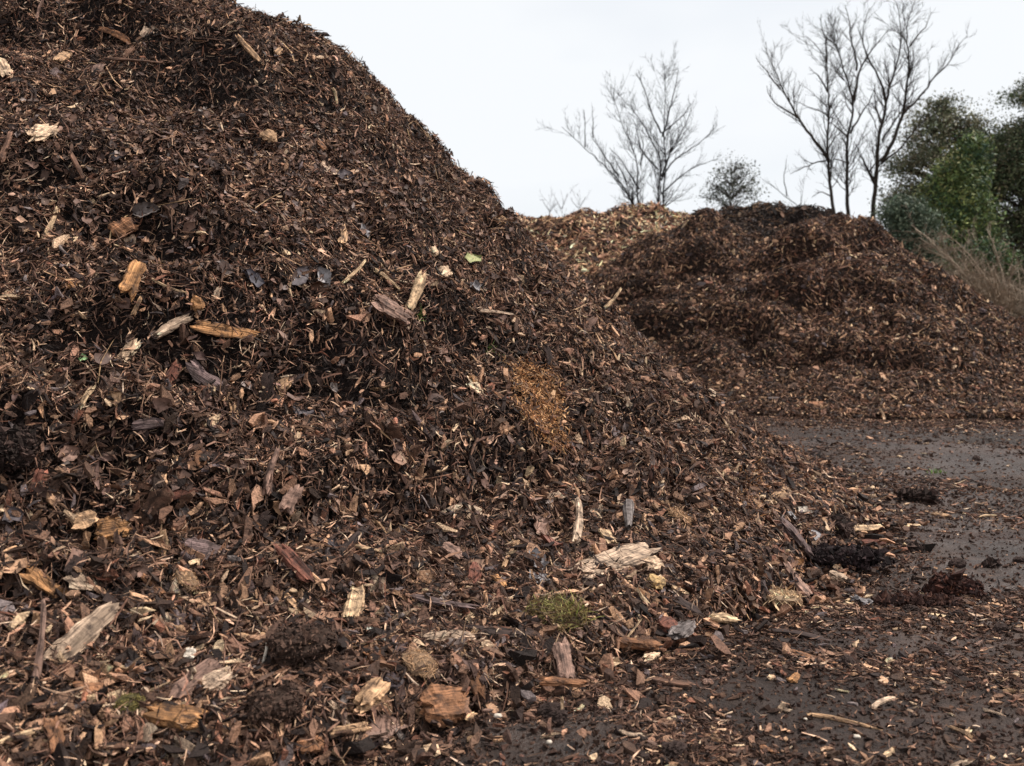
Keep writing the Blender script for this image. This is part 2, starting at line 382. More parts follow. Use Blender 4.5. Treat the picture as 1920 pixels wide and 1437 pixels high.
# fine crumbs first, then shreds, chips, leaf litter and twigs
n = 210000; P, N = surf_sample(front_h, n, *FR, power=1.5); n = len(P)
s = logn(.0075, .45, n, .003, .022) * (.75 + .09 * P[:, 1]); P = P + N * rng.uniform(-.004, .012, n)[:, None]
batch('soil_crumbs', 'crumb', big, P, N, s, s * .8, s * .7, pal(SOILC, n, .25), M_SOIL, 1., 1., 0, .25)
n = 410000; P, N = surf_sample(front_h, n, *FR, power=1.4); n = len(P); lw = low(P)
L = logn(.030, .45, n, .008, .09) * (.66 + .09 * P[:, 1]); W = logn(.0036, .4, n, .0014, .009) * (.7 + .1 * P[:, 1])
P = P + N * (rng.uniform(-.006, .020, n) + (.002 + .008 * lw) * rng.exponential(1, n))[:, None]
cc = pal(BROWN, n, .36); z = zone(P); cc *= (1 + .35 * np.clip(z, -.6, .6))[:, None]
batch('wood_shreds', 'shred', big, P, N, L, W, W * .6, cc, M_SHRED, .29, 1., .17, .12)
n = 78000; P, N = surf_sample(front_h, n, *FR, power=1.1, mask=lambda x, y, z: (.25 + .75 * sst(.0, .15, z)) * (.45 + .55 * sst(-.25, .3, fbm(x * 1.3 + 4, z * 1.8, 77, 3)))); n = len(P); lw = low(P)
L = logn(.022, .42, n, .008, .06) * (.8 + .05 * P[:, 1]) * (.80 + .40 * lw) * np.where(rng.random(n) < .04 + .12 * lw, 1.8, 1.); L = np.minimum(L, .062); W = L * rng.uniform(.14, .5, n)
P = P + N * (rng.uniform(-.004, .026, n) + .014 * lw)[:, None]
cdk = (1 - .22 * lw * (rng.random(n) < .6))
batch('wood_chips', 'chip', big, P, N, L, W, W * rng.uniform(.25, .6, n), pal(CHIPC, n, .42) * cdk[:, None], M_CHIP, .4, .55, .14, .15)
n = 26000; P, N = surf_sample(front_h, n, *FR, power=1.2, mask=lambda x, y, z: (.16 + .92 * sst(-.1, .3, fbm(x * 1.1 + 9, z * 1.6, 87, 3))) * (.12 + .88 * np.maximum(np.exp(-((z - 1.45) / .28) ** 2), sst(.9, .3, z)))); n = len(P); lw = low(P)
L = logn(.030, .35, n, .014, .065) * (.8 + .4 * lw); W = L * rng.uniform(.3, .75, n)
P = P + N * (rng.uniform(.004, .026, n))[:, None]
batch('leaf_litter', 'leaf', big, P, N, L, W, W, pal(LEAFC, n, .3) * 1.15, M_LEAF, .35, .5, .2, .14, smooth=True)
n = 2600; P, N = surf_sample(front_h, n, *FR, power=1.2); n = len(P)
L = logn(.10, .35, n, .05, .22); W = logn(.0042, .3, n, .002, .009)
P = P + N * rng.uniform(.012, .03, n)[:, None]
batch('thin_twigs', 'shred', big, P, N, L, W, W * .8, pal([((120, 92, 74), .3), ((80, 58, 48), .4), ((188, 156, 122), .2), ((60, 44, 38), .2)], n), M_SHRED, .22, .6, .12, .08)

# ------------------------------------------------------------------ BACK HEAPS
def back_heap(name, fn, box, step, label, mat, n, bright, others, L0=.055, W0=.010, redtan=0.):
    cx, cy = (box[0] + box[1]) / 2, (box[2] + box[3]) / 2
    h = empty(name, (cx, cy, 0), label, 'compost heap', 'compost heaps across the yard')
    fn.mesh('soil_core', mat, h)
    sp = [((38, 29, 26), .22), ((60, 45, 38), .28), ((84, 63, 53), .22), ((112, 86, 71), .13), ((152, 120, 94), .07 + redtan), ((196, 164, 130), .035 + redtan), ((100, 68, 52), .04)]
    P, N = surf_sample(fn, n, *box, others=others, power=0, lo=.1, pxl=(850, 2300)); k = len(P)
    z = fbm(P[:, 0] * .9, P[:, 2] * 1.6 + P[:, 1] * .3, 123, 3)
    L = logn(L0, .45, k, .02, .17); W = logn(W0, .4, k, .004, .024)
    P = P + N * rng.uniform(-.01, .05, k)[:, None]
    batch('wood_shreds', 'shred', h, P, N, L, W, W * .7, pal(sp, k, .34) * (bright * (1 + .5 * z))[:, None], M_SHRED, .27, 1., .2, .12)
    m = k // 5; P, N = surf_sample(fn, m, *box, others=others, power=0, lo=.1, pxl=(850, 2300)); m = len(P)
    L = logn(L0 * .75, .4, m, .02, .12); W = L * rng.uniform(.25, .6, m); P = P + N * rng.uniform(0, .05, m)[:, None]
    batch('wood_chips', 'chip', h, P, N, L, W, W * .3, pal(CHIPC, m, .2) * bright, M_CHIP, .4, .6, .15, .13)
    return h
back_heap('compost_heap', dark_right_h, (-1.5, 9.5, 8.0, 16.), .05, 'large brown bark heap across the yard with a dark hollow under its crest', M_CORE2, 130000, 1.15, (mid_h,))
back_heap('compost_heap', mid_h, (-2.5, 6.5, 8.3, 16.5), .05, 'rounded reddish brown heap merging into the left flank of the large hollowed one', M_CORE2, 85000, 1.1, (dark_right_h,))
back_heap('compost_heap', tan_h, (-3.5, 6.5, 11.5, 18.5), .07, 'tan topped heap of fresh wood shreds behind the rounded brown heap', M_CORE2, 42000, 2.1, (mid_h,), .085, .013, .2)
back_heap('compost_heap', black_h, (-.5, 9., 11.5, 18.5), .07, 'nearly black compost heap seen between the two brown crests', M_CORE, 42000, .42, (mid_h, dark_right_h), .075, .013)
back_heap('compost_heap', small_h, (5.5, 17., 15., 23.), .12, 'low brown heap at the edge of the yard in front of the dark trees', M_CORE2, 12000, .9, (), .08, .02)
back_heap('compost_heap', far_h, (-5., 4., 15., 23.), .12, 'pale tan heap peeping over the slope of the huge heap', M_CORE2, 16000, 1.9, (), .08, .02, .2)

# ------------------------------------------------------------------ litter trodden into the mud
def ground_mask(x, y, z):
    d1 = dist_front(x, y); d2 = dist_back(x, y)
    m = 1.0 * np.exp(-(d1 / .19) ** 2) + .75 * np.exp(-(d2 / .45) ** 2)
    band = sst(-.2, .35, fbm(x * .55 + .25 * y, y * 2.0 + 2, 133, 5)); q = m * (.35 + .65 * band) + .015 + .12 * band ** 1.5
    for (X, Y, sx, sy, a) in BARE: q = q * (1 - a * np.exp(-((x - X) / sx) ** 2 - ((y - Y) / sy) ** 2))
    for (X, Y, sx, sy, a) in FULL: q = q + a * np.exp(-((x - X) / sx) ** 2 - ((y - Y) / sy) ** 2) * (.4 + .6 * band)
    return np.clip(q, 0, 1)
def patches(sp):
    o = []
    for (px, py, wx, wy, a) in sp:
        r = ray(px, py); t = -H0 / r[2]; r2 = ray(px, py - wy); t2 = -H0 / r2[2]
        o.append((r[0] * t, r[1] * t, wx / F * r[1] * t, abs(r2[1] * t2 - r[1] * t), a))
    return o
BARE = patches([(975, 1405, 210, 62, .97), (1440, 1335, 190, 62, .92), (1780, 1000, 150, 55, .85), (1640, 820, 260, 22, .85), (1850, 1370, 130, 50, .85), (1600, 1400, 120, 40, .8), (1720, 1200, 120, 22, .5), (1880, 890, 90, 20, .7)])
FULL = patches([(1300, 1405, 85, 45, .8), (1700, 1130, 260, 34, .42), (1660, 1262, 230, 22, .34), (1680, 915, 160, 22, .5), (1560, 1000, 70, 60, .7), (1760, 800, 220, 10, .5), (1560, 850, 130, 12, .25)])
_gx = np.linspace(-6, 12, 361); _gy = np.linspace(0, 14, 281); _X, _Y = np.meshgrid(_gx, _gy)
def dist_field(fns, thr):
    h = fns[0](_X, _Y)
    for f in fns[1:]: h = np.maximum(h, f(_X, _Y))
    D = np.where(h > thr, 0., 9.)
    for _ in range(2):
        for i in range(1, D.shape[0]): D[i] = np.minimum(D[i], D[i - 1] + .05)
        for i in range(D.shape[0] - 2, -1, -1): D[i] = np.minimum(D[i], D[i + 1] + .05)
        for j in range(1, D.shape[1]): D[:, j] = np.minimum(D[:, j], D[:, j - 1] + .05)
        for j in range(D.shape[1] - 2, -1, -1): D[:, j] = np.minimum(D[:, j], D[:, j + 1] + .05)
    return D
DF = dist_field([front_h], .03); DB = dist_field([dark_right_h, mid_h], .03)
def look(D, x, y):
    i = np.clip(((y - 0) / .05).astype(int), 0, 280); j = np.clip(((x + 6) / .05).astype(int), 0, 360); return D[i, j]
def dist_front(x, y): return look(DF, x, y)
def dist_back(x, y): return look(DB, x, y)
litter = empty('chip_litter', (1.5, 4, 0), 'shreds, crumbs and bark bits strewn over the wet mud', 'wood litter'); litter['kind'] = 'stuff'
GR = (-1.2, 7., 1.3, 11.)
gm = dict(others=(front_h, dark_right_h, mid_h), lo=.1, hmin=-1)
n = 80000; P, N = surf_sample(ground_h, n, *GR, power=1.3, mask=lambda x, y, z: .05 * sst(8, 3, y) + ground_mask(x, y, z), **gm); n = len(P)
s = logn(.007, .5, n, .003, .026) * (.7 + .1 * P[:, 1]); batch('soil_crumbs', 'crumb', litter, P + N * .002, N, s * 1.3, s, s * .6, pal([((50, 38, 33), .4), ((64, 49, 43), .38), ((84, 65, 55), .22)], n, .22), M_SOIL, .6, .6, 0, .25)
n = 24000; P, N = surf_sample(ground_h, n, *GR, power=1.1, mask=ground_mask, **gm); n = len(P)
L = logn(.026, .45, n, .008, .08) * (.75 + .08 * P[:, 1]); W = logn(.0036, .4, n, .0015, .009) * (.7 + .1 * P[:, 1])
batch('wood_shreds', 'shred', litter, P + N * rng.uniform(.001, .008, n)[:, None], N, L, W, W * .7, pal(BROWN, n, .22), M_SHRED, .14, 1., .25, .12)
n = 8500; P, N = surf_sample(ground_h, n, *GR, power=1.1, mask=ground_mask, **gm); n = len(P)
L = logn(.019, .42, n, .007, .05) * (.8 + .06 * P[:, 1]); W = L * rng.uniform(.25, .6, n)
batch('wood_chips', 'chip', litter, P + N * .004, N, L, W, W * .4, pal(CHIPC, n, .2), M_CHIP, .16, .25, .12, .13)

# chunkier bits that have rolled down to the foot of the big heap
n = 5200; x = rng.uniform(-1.5, 2.6, 160000); y = rng.uniform(1.2, 6.5, 160000); d1 = dist_front(x, y); h = front_h(x, y)
k = (rng.random(160000) < np.where(h > .02, np.exp(-(h / .22) ** 2), np.exp(-(d1 / .16) ** 2)) * (.2 + .8 * sst(-.2, .3, fbm(x * 3, y * 3, 301, 2)))); x, y = x[k][:n], y[k][:n]; n = len(x)
P = np.stack([x, y, near_top(x, y)], -1); N = normal(near_top, x, y); L = logn(.034, .32, n, .016, .065); W = L * rng.uniform(.22, .6, n)
batch('coarse_chips', 'chip', big, P + N * rng.uniform(.004, .034, n)[:, None], N, L, W, W * rng.uniform(.3, .7, n), pal(CHIPC, n, .42), M_CHIP, .35, .5, .14, .14)

# ------------------------------------------------------------------ single pieces one can point at
def n3(P, s, seed):
    r = np.random.default_rng(seed); t = 0
    for k in range(4):
        d = r.normal(size=(3, 3)); t = t + np.prod(np.sin(P @ d * s * (1.5 ** k) + r.uniform(0, 6, 3)), axis=1) * 1.6 / (1.25 ** k)
    return t
def loft(L, W, T, col, seed, n=15, m=14, bend=.0, taper=.0, groove=.10, jag=.2, boxy=.5, knots=0, tip=None):
    r = np.random.default_rng(seed); x = np.linspace(-.5, .5, n); th = np.arange(m) / m * 2 * np.pi
    g = r.normal(0, groove, m); g2 = r.normal(0, jag, m); g3 = r.normal(0, jag, m); b1, b2 = r.normal(0, bend, 2); ph = r.uniform(0, 6, 4)
    V = []; Cc = []; c0 = lin(col); streak = np.exp(r.normal(0, .3, m)); tw = r.normal(0, .25)
    blotch = r.uniform(0, 6, 4)
    for i, xi in enumerate(x):
        e = abs(xi) * 2; f = (1 - taper * (xi + .5)) * (1 - .28 * max(0, (e - .75) / .25) ** 2)
        f *= 1 + .10 * math.sin(7 * xi + ph[0]) + .05 * math.sin(17 * xi + ph[1])
        for k in range(m):
            t = th[k] + tw * xi; cx, cy = math.cos(t), math.sin(t)
            q = (abs(cx) ** (2 / boxy) + abs(cy) ** (2 / boxy)) ** (-boxy / 2) if boxy < 1 else 1
            rr = .5 * f * q * (1 + g[k] + .05 * math.sin(9 * xi + k * 2.1 + ph[2]) + r.normal(0, .045))
            xx = xi * L + (g2[k] if xi > 0 else g3[k]) * L * .45 * max(0, (e - .55) / .45) ** 1.5 * min(1, 3 * W / L)
            V.append((xx, cx * rr * W + b1 * L * (4 * xi * xi - .4), cy * rr * T - b2 * L * (4 * xi * xi - .4) * .6))
            bl = 1 + .22 * math.sin(5 * xi + blotch[0] + cx * 2) * math.sin(9 * xi + blotch[1] + cy * 2)
            Cc.append(c0 * streak[k] * bl * (1 + .35 * max(0, (e - .8) / .2)) * math.exp(r.normal(0, .07)))
    Fq = [(i * m + k, i * m + (k + 1) % m, (i + 1) * m + (k + 1) % m, (i + 1) * m + k) for i in range(n - 1) for k in range(m)]
    a = len(V); V.append((-.5 * L * .92, V[0][1] * .0 + b1 * L * .6, -b2 * L * .36)); V.append((.5 * L * .92, b1 * L * .6, -b2 * L * .36)); Cc += [c0 * .8, c0 * .8]
    Ft = [(a, (k + 1) % m, k) for k in range(m)] + [(a + 1, (n - 1) * m + k, (n - 1) * m + (k + 1) % m) for k in range(m)]
    return np.array(V), [np.array(Fq), np.array(Ft)], np.clip(np.array(Cc), .002, .95)
def leafm(L, W, T, col, seed, lobes=0., curl=.25):
    r = np.random.default_rng(seed); nu, nv = 13, 9; c0 = lin(col); V = []; Cc = []
    ph = r.uniform(0, 6, 8); c1, c2 = r.normal(0, curl, 2)
    for i in range(nu):
        u = i / (nu - 1)
        w = (math.sin(math.pi * min(1, u * .97 + .02)) ** .7) * (1 + lobes * math.sin(u * 14 + ph[0])) * (1 - .15 * u) + .04
        for j in range(nv):
            s = (j / (nv - 1) - .5) * 2; ww = w * (1 + .10 * math.sin(u * 9 + (s > 0) * 2 + ph[1]) + .08 * math.sin(23 * u + ph[2]))
            x = (u - .5) * L * (1 + .05 * math.sin(5 * s + ph[3])); y = s * .5 * W * ww
            z = c1 * L * (u - .5) ** 2 * 2 + (abs(curl) * .9 + c2) * W * s * s * .5 + .06 * L * math.sin(6 * u + ph[4]) * s + .035 * W * math.sin(9 * s + 7 * u + ph[5])
            V.append((x, y, z + .06 * W * abs(s) ** .6 * (1 if T > 0 else 0)))
            Cc.append(c0 * (1 + .25 * math.exp(-(s * 7) ** 2) + .18 * math.sin(11 * u + ph[6]) * math.sin(7 * s + ph[7])) * math.exp(r.normal(0, .06)))
    V = np.array(V); n = len(V); V2 = V - np.array([0, 0, max(.0008, T)])
    F1 = [(i * nv + j, i * nv + nv + j, i * nv + nv + j + 1, i * nv + j + 1) for i in range(nu - 1) for j in range(nv - 1)]
    F2 = [tuple(n + a for a in reversed(f)) for f in F1]
    rim = [i * nv for i in range(nu)] + [(nu - 1) * nv + j for j in range(1, nv)] + [i * nv + nv - 1 for i in range(nu - 2, -1, -1)] + [j for j in range(nv - 2, 0, -1)]
    F3 = [(rim[k], rim[(k + 1) % len(rim)], n + rim[(k + 1) % len(rim)], n + rim[k]) for k in range(len(rim))]
    return np.concatenate([V, V2]), [np.array(F1 + F2 + F3)], np.clip(np.array(Cc + Cc), .002, .95)
_ico = {}
def ico(sub):
    if sub not in _ico:
        bm = bmesh.new(); bmesh.ops.create_icosphere(bm, subdivisions=sub, radius=.5); bm.verts.ensure_lookup_table()
        _ico[sub] = (np.array([v.co[:] for v in bm.verts]), np.array([[v.index for v in f.verts] for f in bm.faces])); bm.free()
    return _ico[sub]
def lump(L, W, T, col, seed, sub=3, amp=.16, fr=5., cv=.15):
    V, Fq = ico(sub); V = V.copy(); k = n3(V, fr, seed); k2 = n3(V, fr * 3, seed + 5)
    q = np.sign(V) * np.abs(V * 2) ** .85 * .5
    V = q * (1 + amp * k + amp * .45 * k2)[:, None] * np.array([L, W, T])
    c = lin(col) * np.exp(cv * (k + k2) * .8)[:, None] * np.exp(np.random.default_rng(seed).normal(0, .06, (len(V), 1)))
    return V, [Fq], np.clip(c, .002, .95)
def fibres(L, W, T, cols, seed, cnt=260, fl=.35, fw=.0028, up=.3, ang=None, spread=.6, shell=True):
    """many curved strands lying over an egg-shaped clump."""
    r = np.random.default_rng(seed); V0, F0 = TM['shred']
    d = r.normal(size=(cnt, 3)); d[:, 2] = np.abs(d[:, 2]); d /= np.linalg.norm(d, axis=1, keepdims=True)
    rad = r.uniform(.6, 1.03, cnt) if shell else r.uniform(0, 1, cnt) ** .5
    P = d * rad[:, None] * np.array([L, W, T]) * .5
    N = d / np.array([L, W, T]); N /= np.linalg.norm(N, axis=1, keepdims=True)
    t, b, m = frames(N, r.uniform(0, 6.28, cnt) if ang is None else ang + r.normal(0, spread, cnt), r.normal(0, up, cnt), r.normal(0, .6, cnt))
    fL = L * fl * np.exp(r.normal(0, .35, cnt)); fW = fw * np.exp(r.normal(0, .3, cnt))
    v = np.broadcast_to(V0, (cnt,) + V0.shape) + r.normal(0, .08, (cnt,) + V0.shape) * np.array([.4, 1, .6])
    q = (v[:, :, 0] * 2) ** 2; x = v[:, :, 0] * fL[:, None]; y = v[:, :, 1] * fW[:, None] + q * (r.normal(0, .2, cnt) * fL)[:, None]; z = v[:, :, 2] * fW[:, None] * .7 - q * (np.abs(r.normal(0, .15, cnt)) * fL)[:, None]
    w = P[:, None] + x[..., None] * t[:, None] + y[..., None] * b[:, None] + z[..., None] * m[:, None]
    off = (np.arange(cnt) * len(V0))[:, None, None]
    cs = np.array([lin(c) for c in cols]); c = cs[r.integers(0, len(cs), cnt)] * np.exp(r.normal(0, .2, (cnt, 1)))
    return w.reshape(-1, 3), [(F0[0][None] + off).reshape(-1, 4)], np.clip(np.repeat(c, len(V0), 0), .002, .95)
def crumbs(L, W, T, cols, seed, cnt, s0):
    r = np.random.default_rng(seed + 3); V0, F0 = TM['crumb']; d = r.normal(size=(cnt, 3)); d /= np.linalg.norm(d, axis=1, keepdims=True)
    k = n3(d * .5, 3.2, seed); q = np.sign(d) * np.abs(d) ** .85 * .5 * (1 + .10 * k)[:, None] * r.uniform(.92, 1.1, (cnt, 1)); P = q * np.array([L, W, T])
    low = r.random(cnt) < .18; P[low] *= np.array([1.35, 1.35, 0]); P[low, 2] = -T * .38
    s = s0 * np.exp(r.normal(0, .5, cnt)); v = (V0[None] + r.normal(0, .22, (cnt,) + V0.shape)) * s[:, None, None] * r.uniform(.7, 1.3, (cnt, 1, 3)); w = P[:, None] + v
    cs = np.array([lin(c) for c in cols]); c = cs[r.integers(0, len(cs), cnt)] * np.exp(r.normal(0, .25, (cnt, 1)))
    return w.reshape(-1, 3), [(F0[0][None] + (np.arange(cnt) * len(V0))[:, None, None]).reshape(-1, 3)], np.clip(np.repeat(c, len(V0), 0), .002, .95)
def merge(*ms):
    V = []; Q = []; T3 = []; Cc = []; o = 0
    for v, fs, c in ms:
        V.append(v); Cc.append(c)
        for f in fs: (Q if f.shape[1] == 4 else T3).append(f + o)
        o += len(v)
    return np.concatenate(V), [np.concatenate(x) for x in (Q, T3) if x], np.concatenate(Cc)
def blades(L, H, cols, seed, cnt=90, wd=.003):
    r = np.random.default_rng(seed); V = []; Fq = []; Cc = []
    for k in range(cnt):
        p = np.array([r.normal(0, .22) * L, r.normal(0, .22) * L, 0]); a = r.uniform(0, 6.28); h = H * r.uniform(.4, 1.1); ln = r.uniform(.15, .8); c = lin(cols[r.integers(0, len(cols))]) * math.exp(r.normal(0, .15))
        dx = np.array([math.cos(a), math.sin(a), 0]); sd = np.array([-dx[1], dx[0], 0]); b = len(V)
        for i in range(5):
            u = i / 4; q = p + dx * ln * h * u * u + np.array([0, 0, h * (u - .35 * ln * u * u)]); w = wd * (1 - u * .9)
            V += [q - sd * w * .5, q + sd * w * .5 + np.array([0, 0, w * .15])]; Cc += [c, c]
        Fq += [(b + 2 * i, b + 2 * i + 1, b + 2 * i + 3, b + 2 * i + 2) for i in range(4)]
    return np.array(V), [np.array(Fq)], np.clip(np.array(Cc), .002, .95)

def place(px, py, ang):
    """where a piece seen at this spot lies on the heap or ground, and how it is turned."""
    P = locate(px, py, near_top)
    if P is None: return None
    N = normal(near_top, P[0:1], P[1:2], .05)[0]
    v = P - CAM; d = v @ FWD; v = v / np.linalg.norm(v); a = math.radians(ang)
    I = math.cos(a) * RIGHT + math.sin(a) * UP
    den = v @ N; den = min(den, -.28)
    t = I - v * (I @ N) / den; k = min(np.linalg.norm(t), 1.9); t = t - N * (t @ N); t /= np.linalg.norm(t)
    a2 = a + math.pi / 2; I2 = math.cos(a2) * RIGHT + math.sin(a2) * UP; t2 = I2 - v * (I2 @ N) / den; k2 = min(np.linalg.norm(t2), 1.9)
    return P, N, t, k, d, k2
CT = dict(cream=(210, 177, 146), tan=(182, 144, 110), orange=(164, 118, 78), ginger=(138, 96, 68), brown=(114, 84, 68), pink=(140, 110, 96), red=(118, 74, 60), dark=(66, 51, 46), grey=(116, 106, 102), slate=(84, 76, 78), mauve=(100, 82, 79), pale=(186, 158, 134), straw=(202, 168, 132), black=(54, 43, 39), soil=(66, 50, 43), white=(196, 182, 166), silver=(142, 136, 136), green=(92, 122, 62), lime=(128, 160, 70), shell=(170, 170, 158), moss=(112, 100, 56))
def piece(kind, px, py, L, W, ang, col, name, cat, label, tilt=0., seed=None, lift=.34, group=None):
    pl = place(px, py, ang)
    if pl is None: print('MISS', px, py); return None
    P, N, t, k, d, k2 = pl
    if kind in ('clod', 'nest', 'nugget', 'stone'): k = k2 = 1.
    Lw = .93 * L * d / F * min(k, 1.35); Ww = .93 * W * d / F * min(k2, 1.25); seed = seed if seed is not None else int(px * 7 + py * 3)
    c = CT[col] if isinstance(col, str) else col
    r = random.Random(seed); mat = M_WOOD; sm = False
    if kind == 'wood': T = Ww * r.uniform(.38, .55); g = loft(Lw, Ww, T, c, seed, 15, 16, .03, r.uniform(-.1, .3), .11, .2, .45)
    elif kind == 'plank': T = Ww * .28; g = loft(Lw, Ww, T, c, seed, 15, 16, .05, .15, .07, .2, .35)
    elif kind == 'bark': T = Ww * .26; g = loft(Lw, Ww, T, c, seed, 13, 16, .09, .2, .15, .28, .6)
    elif kind == 'nugget': T = min(Lw, Ww) * .55; g = lump(Lw, Ww, T, c, seed, 3, .13, 3.5, .12)
    elif kind == 'stick': T = Ww; g = loft(Lw, Ww, T, c, seed, 17, 9, .05, .35, .05, .2, 1.)
    elif kind == 'leaf': T = .001; g = leafm(Lw, Ww, T, c, seed, r.choice([0, .18, .3])); mat = M_LEAF; sm = True
    elif kind == 'stone': T = min(Lw, Ww) * .7; g = lump(Lw, Ww, T, c, seed, 3, .07, 3., .05); mat = M_STONE; sm = True
    elif kind == 'clod':
        T = min(Lw, Ww) * .55; Lw *= .88; Ww *= .88; g = merge(lump(Lw, Ww, T, tuple(int(q * .8) for q in c), seed, 4, .10, 3.2, .2), crumbs(Lw, Ww, T, [c, tuple(min(255, int(q * 1.3)) for q in c), tuple(int(q * .7) for q in c)], seed, 1500, .0055 * d / 2.2), fibres(Lw, Ww, T, [CT['tan'], CT['brown'], CT['pink']], seed + 1, 60, .12, .0026 * d / 2.2)); mat = M_SOIL
    elif kind == 'nest':
        T = min(Lw, Ww) * .5; g = merge(lump(Lw * .9, Ww * .9, T * .85, tuple(int(q * .6) for q in c), seed, 3, .12, 4., .2), fibres(Lw, Ww, T, [c, tuple(int(q * .8) for q in c), tuple(min(255, int(q * 1.15)) for q in c)], seed, 420, .3, .0013 * d / 2.2, .07, 0., .7)); mat = M_SHRED
    if kind in ('clod', 'nest') and d > 6: pass
    V, Fs, cc = g
    b = np.cross(N, t); M = Matrix(((t[0], b[0], N[0], 0), (t[1], b[1], N[1], 0), (t[2], b[2], N[2], 0), (0, 0, 0, 1)))
    o = mesh_np(name, V, Fs, mat, None, cc, sm)
    if tilt: M = M @ Matrix.Rotation(math.radians(-tilt), 4, 'Y')
    up = T * lift + (.020 + .012 * (py > 900)) * (front_base(P[0], P[1]) > .03) + abs(math.sin(math.radians(tilt))) * Lw * .42
    Pw = P + N * up; M.translation = Vector(Pw); o.matrix_world = M
    return tag(o, label, cat, group)

